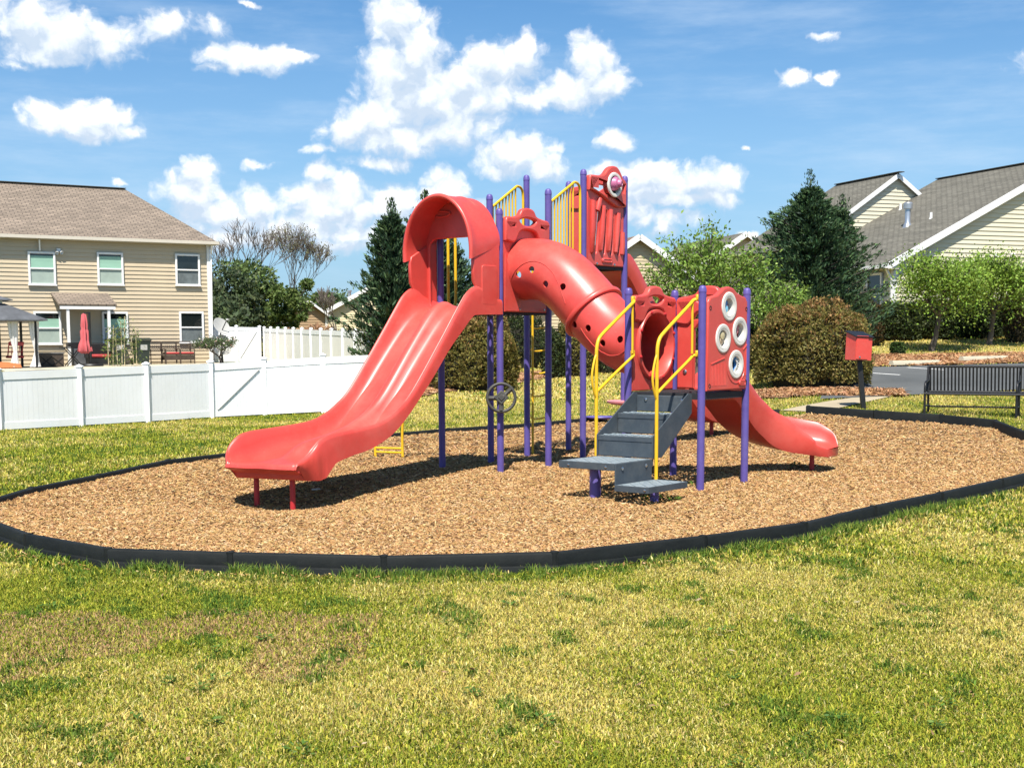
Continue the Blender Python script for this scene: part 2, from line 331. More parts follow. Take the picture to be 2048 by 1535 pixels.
CLOUDS = [  # where each puff of cloud stands in the sky: bearing and height from survey pixels, half-width, half-height, weight
 (790,35,52,52,1),(835,100,62,55,1),(790,150,60,62,1),(850,195,110,62,1),(1000,130,75,45,1),(1047,108,36,34,1),(930,165,85,42,1),(960,195,130,42,.9),(765,232,66,42,1),(702,255,52,34,1),(800,275,130,36,.9),(640,297,42,16,.6),(900,255,120,48,.8),(1188,122,44,44,1),(1212,160,52,34,1),(1140,182,90,34,.9),(1060,200,70,35,.8),
 (60,40,75,48,1),(120,72,110,48,.9),(200,82,85,42,.8),(95,112,95,28,.6),(322,54,58,32,.8),(432,58,42,28,.7),(40,130,60,18,.5),
 (462,112,58,28,1),(520,120,68,25,1),(592,120,38,18,.9),(420,143,55,14,.45),
 (165,240,96,34,1),(108,250,46,24,.9),(270,262,28,16,.8),(205,228,50,22,1),
 (392,342,33,30,1),(385,395,55,46,1),(435,425,85,34,.9),(512,408,46,36,1),(470,445,110,30,.7),
 (640,345,34,30,.8),(690,395,52,42,1),(650,420,85,30,1),(722,420,36,32,1),(620,452,95,30,.9),(700,465,90,26,.9),(790,410,60,42,1),(890,382,46,44,1),(930,420,60,30,.8),
 (765,325,90,17,.75),(1035,312,76,32,1),(1012,298,46,28,1),(1092,332,48,24,1),(985,335,40,17,.8),(1225,279,31,21,.95),
 (1310,368,125,34,1),(1290,345,85,24,1),(1412,362,66,32,1),(1350,400,120,22,.8),(1240,420,90,26,.9),(1425,395,54,17,.8),
 (1594,158,38,18,.9),(1656,154,22,14,.8),(1322,462,36,24,.8),(1650,70,34,13,.45),(500,8,40,9,.5),(520,325,46,15,.6),(1490,295,18,9,.4),(230,368,24,10,.7),(1495,462,20,13,.9),(300,450,70,40,.6),(560,470,120,34,.8),(680,490,110,24,.7),(780,470,70,40,.8),(640,400,90,40,.9),(450,470,90,30,.8),(1330,440,110,24,.7),(1260,385,100,34,.9),(1100,300,40,20,.6),(1180,470,70,30,.5),
 # beyond the frame, so that the sky goes on
 (-200,60,120,50,1),(-330,280,140,40,1),(2180,120,120,40,.9),(2300,330,150,40,1),(900,-160,160,60,1),(400,-240,140,50,.9),(1600,-220,150,50,.9),(-700,150,200,70,1),(2800,200,220,60,1)]
g = bpy.data.node_groups.new('cloud_field', 'ShaderNodeTree')
g.interface.new_socket('P', in_out='INPUT', socket_type='NodeSocketVector'); g.interface.new_socket('D', in_out='OUTPUT', socket_type='NodeSocketFloat')
GN, GL = g.nodes, g.links; gi = GN.new('NodeGroupInput'); go = GN.new('NodeGroupOutput'); acc = None
for (cx, cy, rx, ry, wt) in CLOUDS:
    r = ray(cx, cy); az = math.atan2(r[0], r[1]); el = math.asin(r[2]/np.linalg.norm(r)); k = 1/FPX
    sb = GN.new('ShaderNodeVectorMath'); sb.operation = 'MULTIPLY_ADD'
    ix, iy = 1/(rx*k*1.18), 1/(ry*k*1.18); sb.inputs[1].default_value = (ix, iy, 0); sb.inputs[2].default_value = (-az*ix, -el*iy, 0)
    GL.new(gi.outputs['P'], sb.inputs[0])
    ln = GN.new('ShaderNodeVectorMath'); ln.operation = 'LENGTH'; GL.new(sb.outputs[0], ln.inputs[0])
    m1 = GN.new('ShaderNodeMath'); m1.operation = 'MULTIPLY_ADD'; m1.inputs[1].default_value = -1.0; m1.inputs[2].default_value = wt; GL.new(ln.outputs['Value'], m1.inputs[0])
    if acc is None: acc = m1
    else:
        mx = GN.new('ShaderNodeMath'); mx.operation = 'SMOOTH_MAX'; mx.inputs[2].default_value = .12
        GL.new(acc.outputs[0], mx.inputs[0]); GL.new(m1.outputs[0], mx.inputs[1]); acc = mx
GL.new(acc.outputs[0], go.inputs['D'])
def math_(op, a, b=None, c=None):
    n = N.new('ShaderNodeMath'); n.operation = op
    for i, x in enumerate((a, b, c)):
        if x is None: continue
        if isinstance(x, (int, float)): n.inputs[i].default_value = x
        else: L.new(x, n.inputs[i])
    return n.outputs[0]
tc = N.new('ShaderNodeTexCoord'); sp = N.new('ShaderNodeSeparateXYZ'); L.new(tc.outputs['Generated'], sp.inputs[0])
az = math_('ARCTAN2', sp.outputs['X'], sp.outputs['Y']); el = math_('ARCSINE', sp.outputs['Z'])
cb = N.new('ShaderNodeCombineXYZ'); L.new(az, cb.inputs[0]); L.new(el, cb.inputs[1])
def noise(scale, det, vec, rough=.6, stretch=None):
    n = N.new('ShaderNodeTexNoise'); n.inputs['Scale'].default_value = scale; n.inputs['Detail'].default_value = det; n.inputs['Roughness'].default_value = rough
    if stretch:
        mp = N.new('ShaderNodeMapping'); mp.inputs['Scale'].default_value = stretch; L.new(vec, mp.inputs['Vector']); vec = mp.outputs['Vector']
    L.new(vec, n.inputs['Vector']); return n
wn = noise(26, 5, cb.outputs[0], .6)
wa = N.new('ShaderNodeVectorMath'); wa.operation = 'MULTIPLY_ADD'; wa.inputs[1].default_value = (.030, .022, 0); wa.inputs[2].default_value = (-.015, -.011, 0); L.new(wn.outputs['Color'], wa.inputs[0])
wp = N.new('ShaderNodeVectorMath'); wp.operation = 'ADD'; L.new(cb.outputs[0], wp.inputs[0]); L.new(wa.outputs[0], wp.inputs[1])
vo = N.new('ShaderNodeTexVoronoi'); vo.feature = 'SMOOTH_F1'; vo.inputs['Scale'].default_value = 75; vo.inputs['Smoothness'].default_value = .35; vo.inputs['Detail'].default_value = 2; L.new(wp.outputs[0], vo.inputs['Vector'])
fb = noise(60, 6, wp.outputs[0], .62)
def field(dy):
    q = wp.outputs[0]
    if dy:
        a = N.new('ShaderNodeVectorMath'); a.operation = 'ADD'; a.inputs[1].default_value = (0, dy, 0); L.new(q, a.inputs[0]); q = a.outputs[0]
    gn = N.new('ShaderNodeGroup'); gn.node_tree = g; L.new(q, gn.inputs[0]); return gn.outputs[0]
D0 = field(0); D1 = field(.011)
puff = math_('MULTIPLY_ADD', vo.outputs['Distance'], -.42, .19)
rough = math_('MULTIPLY_ADD', fb.outputs['Fac'], 1.0, -.5)
dens = math_('ADD', math_('ADD', math_('ADD', D0, puff), rough), .25)
def mrange(v, a, b, c, d, kind='SMOOTHSTEP'):
    n = N.new('ShaderNodeMapRange'); n.interpolation_type = kind; L.new(v, n.inputs['Value'])
    for k, x in zip(('From Min', 'From Max', 'To Min', 'To Max'), (a, b, c, d)): n.inputs[k].default_value = x
    return n.outputs['Result']
alpha = mrange(dens, -.10, .58, 0, 1)
grad = math_('SUBTRACT', D0, D1)                              # thinner above = the sunlit crown, thicker above = the grey base
lit = mrange(math_('ADD', math_('MULTIPLY_ADD', grad, .9, .36), math_('MULTIPLY', math_('ADD', puff, rough), 1.7)), -.25, .95, 0, 1, 'LINEAR')
cr = N.new('ShaderNodeValToRGB'); e = cr.color_ramp.elements; e[0].color = (5.7, 6.8, 8.2, 1); e[1].color = (11.4, 11.2, 10.9, 1); L.new(lit, cr.inputs['Fac'])
q = e.new(.45); q.color = (8.6, 9.2, 9.9, 1)
# thin high veil
ci = noise(5, 7, cb.outputs[0], .62, (1.0, 5.0, 1)); veil = mrange(ci.outputs['Fac'], .42, .82, .0, .46)
hz = mrange(el, .0, .30, 1, 0); hz2 = math_('MULTIPLY', hz, .50)
SKYTINT = N.new('ShaderNodeMix'); SKYTINT.data_type = 'RGBA'; SKYTINT.blend_type = 'MULTIPLY'; SKYTINT.inputs['Factor'].default_value = 1; L.new(sky.outputs[0], SKYTINT.inputs['A']); SKYTINT.inputs['B'].default_value = (.56, .96, 1.24, 1)
def mixc(f, a, b):
    n = N.new('ShaderNodeMix'); n.data_type = 'RGBA'
    if isinstance(f, float): n.inputs['Factor'].default_value = f
    else: L.new(f, n.inputs['Factor'])
    for k, x in (('A', a), ('B', b)):
        if isinstance(x, tuple): n.inputs[k].default_value = x
        else: L.new(x, n.inputs[k])
    return n.outputs['Result']
c1 = mixc(hz2, SKYTINT.outputs['Result'], (5.0, 7.1, 9.4, 1)); c2 = mixc(veil, c1, (6.2, 7.6, 9.2, 1)); c3 = mixc(alpha, c2, cr.outputs['Color'])
zen = mrange(el, .38, 1.25, 1, .30)                        # the sky deepens towards the zenith
ms = N.new('ShaderNodeMath'); ms.operation = 'MULTIPLY'; ms.inputs[1].default_value = bg.inputs['Strength'].default_value; L.new(zen, ms.inputs[0]); L.new(ms.outputs[0], bg.inputs['Strength'])
L.new(c3, bg.inputs['Color'])
# ------------------------------------------------------------------ ground
BORDER_F = [(48,1069),(212,1098),(464,1106),(773,1113),(1117.7,1104.8),(1417,1072),(1619,1045),(1757,1011.6),(1890,985),(2010.7,958)]
BORDER_B = [(53,975),(188,948.5),(327.6,919),(449,905.4),(600,886),(750,869),(892,856),(1048,846.5),(1218,831),(1400,824),(1560,818)]
BORDER_R = [(1616.4,810.8),(1751.5,820),(1882.6,828),(1995,839)]
BH = .17
bf = [ghit(x, y, BH)[:2] for x, y in BORDER_F]; bb = [ghit(x, y, BH)[:2] for x, y in BORDER_B]; br_ = [ghit(x, y, BH)[:2] for x, y in BORDER_R]
bl = [ghit(x, y, BH)[:2] for x, y in ((-42, 1036), (-78, 1022), (-84, 1010), (-44, 1003))]
brr = [np.array([7.4, 17.6]), np.array([8.1, 19.2]), np.array([8.3, 20.9])]
RING = bf+brr+br_[::-1]+bb[::-1]+bl[::-1]                     # outline of the play area, counter-clockwise from the front left
RP = np.array(RING); CEN = np.array([.9, 17.5])
def inside(x, y, grow=0.):
    x = np.asarray(x, float); y = np.asarray(y, float); r = np.zeros(x.shape, bool); P = CEN+(RP-CEN)*(1+grow); n = len(P); j = n-1
    for i in range(n):
        xi, yi, xj, yj = P[i, 0], P[i, 1], P[j, 0], P[j, 1]
        c = ((yi > y) != (yj > y)) & (x < (xj-xi)*(y-yi)/(yj-yi+1e-12)+xi); r ^= c; j = i
    return r
GREENP, TANP = (.105, .150, .024), (.44, .36, .12)
def lawn_mix(x, y):
    """0 = straw, 1 = green: patches of the dormant lawn"""
    a = NZ.fbm(x*.55+40, y*.55+7, 4); b = NZ2.fbm(x*1.9, y*1.3, 3)
    near = sstep(0, 6, -x+1.5)*.16*(y < 30)+.10*(y < 9.9)*sstep(7, 10, y)
    far = -.62*sstep(24, 34, y)*sstep(-.17, -.08, x/np.maximum(y, 3))-.10*sstep(1.0, 3.5, x)*(y < 14)
    return np.clip((a-.5)*2.3+(b-.5)*1.0+.46+near+far, 0, 1)
def in_poly(x, y, P):
    x = np.asarray(x, float); y = np.asarray(y, float); r = np.zeros(x.shape, bool); n = len(P); j = n-1
    for i in range(n):
        xi, yi, xj, yj = P[i][0], P[i][1], P[j][0], P[j][1]
        r ^= ((yi > y) != (yj > y)) & (x < (xj-xi)*(y-yi)/(yj-yi+1e-12)+xi); j = i
    return r
Q = lambda px, py: ghit(px, py)[:2]
PAVED = {'car_park': [Q(1640, 800), Q(2200, 772), Q(2300, 722), Q(1660, 738)], 'walkway': [Q(1560, 822), Q(1640, 826), Q(1800, 790), Q(1700, 797)],
 'strip1': [Q(1660, 737), Q(2300, 720), Q(2300, 703), Q(1660, 714)], 'strip2': [Q(1480, 802), Q(1800, 794), Q(1800, 783), Q(1480, 786)], 'strip3': [Q(830, 795), Q(1120, 752), Q(1110, 742), Q(830, 775)], 'strip4': [Q(1060, 714), Q(1250, 712), Q(1250, 700), Q(1060, 702)]}
def paved(x, y):
    r = (x/y < -.185) & (y > 38+.6*(x+14))
    for P in PAVED.values(): r |= in_poly(x, y, P)
    return r
def grid_sheet(name, xs, ys, zf, m, cut=None):
    X, Y = np.meshgrid(xs, ys); Z = zf(X, Y); nx, ny = len(xs), len(ys); v = np.stack([X, Y, Z], -1).reshape(-1, 3)
    i, j = np.meshgrid(np.arange(nx-1), np.arange(ny-1)); a = (j*nx+i).ravel(); f = np.stack([a, a+1, a+nx+1, a+nx], 1)
    return v, f
lawnm = bpy.data.materials.new('lawn_ground'); N_, L_ = nt(lawnm); b_ = N_['Principled BSDF']; b_.inputs['Roughness'].default_value = .95; b_.inputs['Specular IOR Level'].default_value = .1
at = N_.new('ShaderNodeAttribute'); at.attribute_name = 'tint'; tc_ = N_.new('ShaderNodeTexCoord')
n1 = N_.new('ShaderNodeTexNoise'); n1.inputs['Scale'].default_value = 14; n1.inputs['Detail'].default_value = 8; n1.inputs['Roughness'].default_value = .8; L_.new(tc_.outputs['Object'], n1.inputs['Vector'])
r1 = N_.new('ShaderNodeMapRange'); r1.inputs['From Min'].default_value = .3; r1.inputs['From Max'].default_value = .7; r1.inputs['To Min'].default_value = .45; r1.inputs['To Max'].default_value = 1.45; L_.new(n1.outputs['Fac'], r1.inputs['Value'])
x1 = N_.new('ShaderNodeMix'); x1.data_type = 'RGBA'; x1.blend_type = 'MULTIPLY'; x1.inputs['Factor'].default_value = 1; L_.new(at.outputs['Color'], x1.inputs['A']); L_.new(r1.outputs['Result'], x1.inputs['B']); L_.new(x1.outputs['Result'], b_.inputs['Base Color'])
bp_ = N_.new('ShaderNodeBump'); bp_.inputs['Strength'].default_value = 1; bp_.inputs['Distance'].default_value = .05; L_.new(n1.outputs['Fac'], bp_.inputs['Height']); L_.new(bp_.outputs['Normal'], b_.inputs['Normal'])
xs = np.concatenate([-np.geomspace(400, 14, 26), np.linspace(-13, 13, 160), np.geomspace(14, 400, 26)])
ys = np.concatenate([np.linspace(-40, 3, 10), np.linspace(4, 36, 190), np.geomspace(36.4, 700, 90)])
def lawn_z(x, y): return gz(x, y)-.06*inside(x, y, -.02)-.002
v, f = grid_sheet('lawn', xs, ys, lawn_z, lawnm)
gm = lawn_mix(v[:, 0], v[:, 1])[:, None]; tint = (np.array(TANP)*(1-gm)+np.array(GREENP)*gm)*np.where(v[:, 1:2] < 30, .42+.58*sstep(11, 30, v[:, 1:2]), 1)  # nearby ground tinted darker, painting in the shade between blades
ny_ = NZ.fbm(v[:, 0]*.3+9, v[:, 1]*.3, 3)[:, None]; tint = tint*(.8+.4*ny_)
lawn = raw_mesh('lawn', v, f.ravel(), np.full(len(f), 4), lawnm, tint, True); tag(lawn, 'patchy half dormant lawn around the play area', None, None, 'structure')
# wood-chip bed inside the border
_d = []
for _i in range(len(RP)):
    for _q in np.linspace(0, 1, 40, endpoint=False): _d.append(RP[_i]+(RP[(_i+1) % len(RP)]-RP[_i])*_q-CEN)
_d = np.array(_d); _a = np.arctan2(_d[:, 1], _d[:, 0]); _o = np.argsort(_a); _a = _a[_o]; _r = np.hypot(_d[:, 0], _d[:, 1])[_o]
def chip_z(x, y):
    dx, dy = x-CEN[0], y-CEN[1]; rr = np.hypot(dx, dy)/np.interp(np.arctan2(dy, dx), _a, _r, period=2*PI)
    return gz(x, y)+.012+.05*(NZ.fbm(x*.8, y*.8, 3)-.5)+.085*sstep(.72, .97, rr)*(1-sstep(3., 5., x)*sstep(17, 21, y))
rings = np.linspace(0, .994, 46); P_ = []
seg = []
for i in range(len(RP)):
    a, b = RP[i], RP[(i+1) % len(RP)]; k = max(2, int(np.linalg.norm(b-a)/.25))
    seg += [a+(b-a)*q/k for q in range(k)]
seg = np.array(seg); ns = len(seg); vs = []
for r in rings: p = CEN+(seg-CEN)*r; vs.append(np.stack([p[:, 0], p[:, 1], chip_z(p[:, 0], p[:, 1])], 1))
vs = np.concatenate(vs); i, j = np.meshgrid(np.arange(ns), np.arange(len(rings)-1)); a = (j*ns+i).ravel(); b = (j*ns+(i+1) % ns).ravel(); f = np.stack([a, b, b+ns, a+ns], 1)
mul = mat('wood_chip_bed', (.10, .055, .025), .95, .4, 60, 1., 90, col2=(.24, .14, .06))  # bed coloured dark to paint the shaded gaps between loose chips
mulch = raw_mesh('mulch_ground', vs, f.ravel(), np.full(len(f), 4), mul, None, True); tag(mulch, 'bed of tan wood chips under the play structure', None, None, 'structure')
# loose chips
def pick(n, y0, y1, tmax, dens):
    """points in the view wedge, thinning out with distance"""
    out = []; got = 0
    while got < n:
        y = y0+(y1-y0)*RNG.random(n*3); t = (RNG.random(n*3)*2-1)*tmax; x = t*y
        k = RNG.random(n*3) < np.minimum(1, (y/y1))*0+np.interp(y, *dens)*y/(y1)
        out.append(np.stack([x[k], y[k]], 1)); got += k.sum()
    return np.concatenate(out)
ch = pick(480000, 9.4, 28, .42, ([9, 16, 20, 28], [1, .75, .3, .14]))
ch = ch[inside(ch[:, 0], ch[:, 1], -.012)|(inside(ch[:, 0], ch[:, 1], .024) & ~inside(ch[:, 0], ch[:, 1], .004) & (RNG.random(len(ch)) < .05))][:150000]
n = len(ch); far = ch[:, 1]; sc = np.interp(far, [9, 16, 28], [1, 1.2, 1.9])
ang = RNG.random(n)*2*PI; ln = RNG.uniform(.022, .064, n)*sc; wdt = RNG.uniform(.006, .015, n)*sc; th = RNG.uniform(.003, .008, n)
dz = RNG.normal(size=n)*.32; d = unit(np.stack([np.cos(ang), np.sin(ang), dz], 1)); s = unit(np.cross(d, np.stack([RNG.normal(size=n)*.35, RNG.normal(size=n)*.35, np.ones(n)], 1))); nn = np.cross(s, d)
c = np.stack([ch[:, 0], ch[:, 1], np.where(inside(ch[:, 0], ch[:, 1], -.004), chip_z(ch[:, 0], ch[:, 1]), gz(ch[:, 0], ch[:, 1])+.02)+RNG.uniform(.002, .016, n)], 1)
cor = []
for k in (-1, 1):
    for (p, q_) in ((-1, -.6), (1, -1), (1, .7), (-1, 1)): cor.append(c+d*(p*ln/2)[:, None]+s*(q_*wdt/2)[:, None]+nn*(k*th/2)[:, None])
vv = np.stack(cor, 1).reshape(-1, 3); F = np.array([(4, 5, 6, 7), (0, 4, 7, 3), (1, 2, 6, 5), (0, 1, 5, 4), (3, 7, 6, 2)])
loops = (np.arange(n)[:, None, None]*8+F[None]).reshape(-1)
ct = tints(n, [(.52, .325, .145), (.43, .245, .095), (.31, .16, .062), (.62, .435, .23), (.18, .09, .04)], [4, 4, 3, 1.6, 1.6], .16)
chips = raw_mesh('wood_chips', vv, loops, np.full(n*5, 4), 'chip', np.repeat(ct, 8, 0)); tag(chips, 'loose tan wood chips covering the play area', 'wood chips', None, 'stuff')
# grass blades
def grass(name, n, y0, y1, tmax, dens, h0, h1, w, label, dark=1.):
    p = pick(int(n*1.6), y0, y1, tmax, dens); p = p[~(inside(p[:, 0], p[:, 1], .004)|paved(p[:, 0], p[:, 1]))][:n]; x, y = p[:, 0], p[:, 1]; k = len(x)
    g_ = lawn_mix(x, y); lush = NZ2.fbm(x*2.3+5, y*1.6+3, 2)
    clump = np.clip((NZ.fbm(x*3.6+3, y*2.6+70, 4)-.63)*9, 0, .8)          # scattered dark green tufts
    edge = inside(x, y, .045)
    h = RNG.uniform(h0, h1, k)*(.65+.7*lush)*(1+.5*clump+.7*edge*RNG.random(k)); wd_ = w*RNG.uniform(.7, 1.4, k)
    ca = RNG.random(k) < g_*.80+.17; cols = np.where(ca[:, None], tints(k, [(.235, .285, .024), (.36, .37, .030), (.12, .18, .020), (.50, .47, .055)], [3.2, 3, 2.0, 2.2]), tints(k, [(.68, .56, .14), (.58, .47, .10), (.74, .63, .25), (.44, .31, .09)], [3, 2.4, 1.8, .7]))
    dk = (RNG.random(k) < clump*.85)|(edge & (RNG.random(k) < .5)); cols = np.where(dk[:, None], tints(k, [(.08, .16, .018), (.12, .20, .024), (.20, .26, .03)], [2, 2, 1]), cols)
    pk = (NZ.fbm(x*.8+91, y*.9+33, 2) > .90-.36*((x < -.9) & (y < 9.3) & (y > 6.4))) & (RNG.random(k) < .45) & ~dk; cols = np.where(pk[:, None], tints(k, [(.45, .27, .13), (.55, .36, .17)], [1, 1]), cols)
    a = RNG.random(k)*2*PI; lean = RNG.uniform(.25, 1.25, k); d1 = np.stack([np.cos(a), np.sin(a), np.zeros(k)], 1); b0 = np.stack([x, y, gz(x, y)-.004], 1)
    sw = RNG.random(k)*2*PI; sd_ = np.stack([np.cos(sw), np.sin(sw)*.5, np.zeros(k)], 1); sd_ = unit(sd_)
    m_ = b0+d1*(h*lean*.28)[:, None]; m_[:, 2] += h*.62; tp = b0+d1*(h*lean*.95)[:, None]+RNG.normal(size=(k, 3))*.006; tp[:, 2] += h*np.clip(1.05-.42*lean, .35, 1)
    ww = wd_[:, None]/2; vv = np.stack([b0-sd_*ww, b0+sd_*ww, m_+sd_*ww*.85, m_-sd_*ww*.85, tp], 1).reshape(-1, 3)
    base = np.arange(k)[:, None]*5; loops = np.concatenate([base+np.array([0, 1, 2, 3]), base+np.array([3, 2, 4])], 1).ravel(); sizes = np.tile([4, 3], k)
    o = raw_mesh(name, vv, loops, sizes, 'blade', np.repeat(cols, 5, 0)); return tag(o, label, 'grass', None, 'stuff')
grass('grass', 400000, 5.1, 12.6, .40, ([5, 8, 12.6], [1, .75, .4]), .017, .038, .0048, 'short patchy green and straw grass in front of the black border')
def fringe():
    """uncut grass growing up against the front timbers"""
    P = []
    for i in range(0, 9):
        a, b = RP[i], RP[i+1]; d = (b-a)/np.linalg.norm(b-a); nrm = np.array([d[1], -d[0]]); n_ = int(900*np.linalg.norm(b-a)); s = RNG.random(n_)*np.linalg.norm(b-a); k = NZ2.fbm(a[0]*3+s*2.2, a[1]*3+i*7, 3) > .50-.10*RNG.random(n_); s = s[k]; P.append(a+d*s[:, None]+nrm*(.02+.10*RNG.random(len(s))**1.5)[:, None])
    p = np.concatenate(P); k = len(p); h = RNG.uniform(.045, .12, k)*(.6+.8*NZ.fbm(p[:, 0]*2.5, p[:, 1]*2.5, 2)); a = RNG.random(k)*2*PI; d1 = np.stack([np.cos(a), np.sin(a), np.zeros(k)], 1); b0 = np.stack([p[:, 0], p[:, 1], gz(p[:, 0], p[:, 1])-.005], 1); le = RNG.uniform(.1, .9, k)
    m_ = b0+d1*(h*le*.3)[:, None]; m_[:, 2] += h*.6; tp = b0+d1*(h*le)[:, None]; tp[:, 2] += h*(1.05-.4*le); sd_ = np.tile([1., 0, 0], (k, 1)); ww = RNG.uniform(.0018, .004, k)[:, None]
    vv = np.stack([b0-sd_*ww, b0+sd_*ww, m_+sd_*ww*.8, m_-sd_*ww*.8, tp], 1).reshape(-1, 3); base = np.arange(k)[:, None]*5; loops = np.concatenate([base+np.array([0, 1, 2, 3]), base+np.array([3, 2, 4])], 1).ravel()
    o = raw_mesh('grass', vv, loops, np.tile([4, 3], k), 'blade', np.repeat(tints(k, [(.12, .20, .025), (.20, .28, .035), (.08, .15, .02), (.42, .40, .09)], [3, 2, 2, 1]), 5, 0)); tag(o, 'uncut green grass growing up against the front border timbers', 'grass', None, 'stuff')
    n = 90; y = RNG.uniform(5.6, 10, n); x = RNG.uniform(-.37, .37, n)*y; k = ~inside(x, y, .01); x, y = x[k], y[k]; n = len(x); a = RNG.random(n)*2*PI
    o = leaves('fallen_leaves', np.stack([x, y, gz(x, y)+.035], 1), np.stack([np.cos(a), np.sin(a), RNG.normal(size=n)*.3], 1), unit(RNG.normal(size=(n, 3))*.4+np.array([0, 0, 1])), RNG.uniform(.03, .07, n), RNG.uniform(.012, .03, n), tints(n, [(.40, .26, .13), (.55, .42, .25), (.25, .14, .07)], [2, 2, 1]), 'leaf'); tag(o, 'few dry brown leaves lying on the lawn', 'leaves', None, 'stuff')
    y = RNG.uniform(5.6, 9.8, 26); x = RNG.uniform(-.36, .36, 26)*y; C_, D_, L_ = [], [], []
    for xi, yi in zip(x, y):
        if inside(np.array([xi]), np.array([yi]), .02)[0]: continue
        m = RNG.integers(14, 40); t = RNG.random(m)*2*PI; r = .07*np.sqrt(RNG.random(m))*RNG.uniform(.5, 1.4); C_.append(np.stack([xi+r*np.cos(t), yi+r*np.sin(t), float(gz(xi, yi))+.02+.035*RNG.random(m)], 1)); D_.append(np.stack([np.cos(t), np.sin(t), RNG.uniform(-.1, .6, m)], 1)); L_.append(RNG.uniform(.018, .045, m))
    C_, D_, L_ = map(np.concatenate, (C_, D_, L_)); n = len(C_); o = leaves('lawn_weeds', C_, D_, unit(RNG.normal(size=(n, 3))*.3+np.array([0, 0, 1])), L_, L_*.45, tints(n, [(.07, .15, .025), (.11, .20, .03), (.16, .24, .05)], [2, 2, 1]), 'leaf'); tag(o, 'low broad leaved weeds scattered in the front lawn', 'weeds', None, 'stuff')
fringe()
grass('grass', 110000, 4.6, 15, .85, ([4.6, 8, 15], [1, .8, .4]), .022, .05, .008, 'short patchy grass at the sides of the front lawn')
grass('grass', 130000, 11., 34, .41, ([11, 16, 24, 34], [1, .6, .3, .2]), .03, .06, .012, 'thin yellowing grass beyond the play area border')
grass('grass', 60000, 33., 66, .42, ([33, 45, 66], [1, .7, .5]), .04, .08, .03, 'pale sparse grass on the rising ground by the far bushes')
# paving and planting strips on the right and by the left house
def sheet_poly(name, pts, dz, m, label, sub=14, rag=0.):
    """a ground sheet: quad in plan (4 corners, metres), draped over the terrain"""
    A, B, C_, D_ = [np.array(p, float) for p in pts]; s_, t_ = np.meshgrid(np.linspace(0, 1, sub), np.linspace(0, 1, sub))
    P = A[None, None]*((1-s_)*(1-t_))[..., None]+B*(s_*(1-t_))[..., None]+C_*(s_*t_)[..., None]+D_*((1-s_)*t_)[..., None]
    if rag: e_ = np.minimum(np.minimum(s_, 1-s_), np.minimum(t_, 1-t_)) < 1e-6; P = P+RNG.normal(size=P.shape)*rag*e_[..., None]
    v = np.stack([P[..., 0], P[..., 1], gz(P[..., 0], P[..., 1])+dz], -1).reshape(-1, 3); i, j = np.meshgrid(np.arange(sub-1), np.arange(sub-1)); a = (j*sub+i).ravel(); f = np.stack([a, a+1, a+sub+1, a+sub], 1)
    o = raw_mesh(name, v, f.ravel(), np.full(len(f), 4), m, None, True); return tag(o, label, None, None, 'structure')

# ------------------------------------------------------------------ border timbers: each piece a thing
def border_piece(a, b, wave, ztop_a, ztop_b, name='landscape_timber'):
    a = np.array(a); b = np.array(b); d = (b-a)/np.linalg.norm(b-a); nrm = np.array([d[1], -d[0]])     # outward
    secs = []; th = .09
    for q, (p, zt) in enumerate(((a, ztop_a), (b, ztop_b))):
        e = d*(.004 if q == 0 else -.004); p = p+e; zb = zt-.27
        prof = [(0, zb), (0, zt-.11), (-.004, zt-.10), (-.016, zt-.095), (-.016, zt-.016), (-.024, zt-.002), (-.034, zt+.002), (-th+.02, zt+.002), (-th+.006, zt-.006), (-th, zt-.02), (-th, zb)]
        prof = [(0.012, zb), (.012, zt-.112), (.008, zt-.104), (-.012, zt-.1), (-.012, zt-.016), (-.02, zt-.002), (-.03, zt+.002), (-th+.02, zt+.002), (-th+.006, zt-.006), (-th, zt-.02), (-th, zb)]
        secs.append([(*(p+nrm*h), z) for h, z in prof])
    m = MB().loft(secs)
    c = b-d*.03; m.lathe([(.036, -.20), (.036, .006), (.030, .010), (0, .011)], (*(c-nrm*.04), ztop_b), n=14)
    return m
NSEG = len(RING)
dsc = ['with its tall face to the lawn', 'seen edge on']
front = list(range(0, 9)); lab_f = ['first timber at the left tip of the black border, running to the front', 'black border timber at the front left bend of the play area', 'black border timber in front of the double slide', 'black border timber left of the deepest front corner', 'long black border timber at the lowest front corner', 'black border timber in front of the grey transfer steps', 'black border timber right of the transfer steps on the front curve', 'black border timber on the rising right front curve', 'black border timber close to the right edge on the front curve']
idx = 0; REST = []
for i in range(NSEG):
    a, b = RP[i], RP[(i+1) % NSEG]
    lb = np.linalg.norm(b-a); k = 1
    if i in range(10, 14): k = 1
    if np.linalg.norm(b-a) > 2.4: k = int(round(lb/1.5))
    for q in range(k):
        pa = a+(b-a)*q/k; pb = a+(b-a)*(q+1)/k; pm = (pa+pb)/2
        za, zb = float(gz(*pa))+BH, float(gz(*pb))+BH
        # a gap at the back right, where the path comes in
        if i == NSEG-len(bl)-len(bb)-1: continue
        o = border_piece(pa, pb, 0, za, zb).build('landscape_timber', 'border', None, 30)
        if i < 9 and k == 1: lab = lab_f[i]
        else: REST.append((o, pm)); lab = None
        tag(o, lab, 'border timber', 'black timbers edging the play area'); idx += 1
ORD = ['first', 'second', 'third', 'fourth', 'fifth', 'sixth', 'seventh', 'eighth', 'ninth', 'tenth', 'eleventh', 'twelfth', 'thirteenth', 'fourteenth', 'fifteenth', 'sixteenth', 'seventeenth', 'eighteenth']
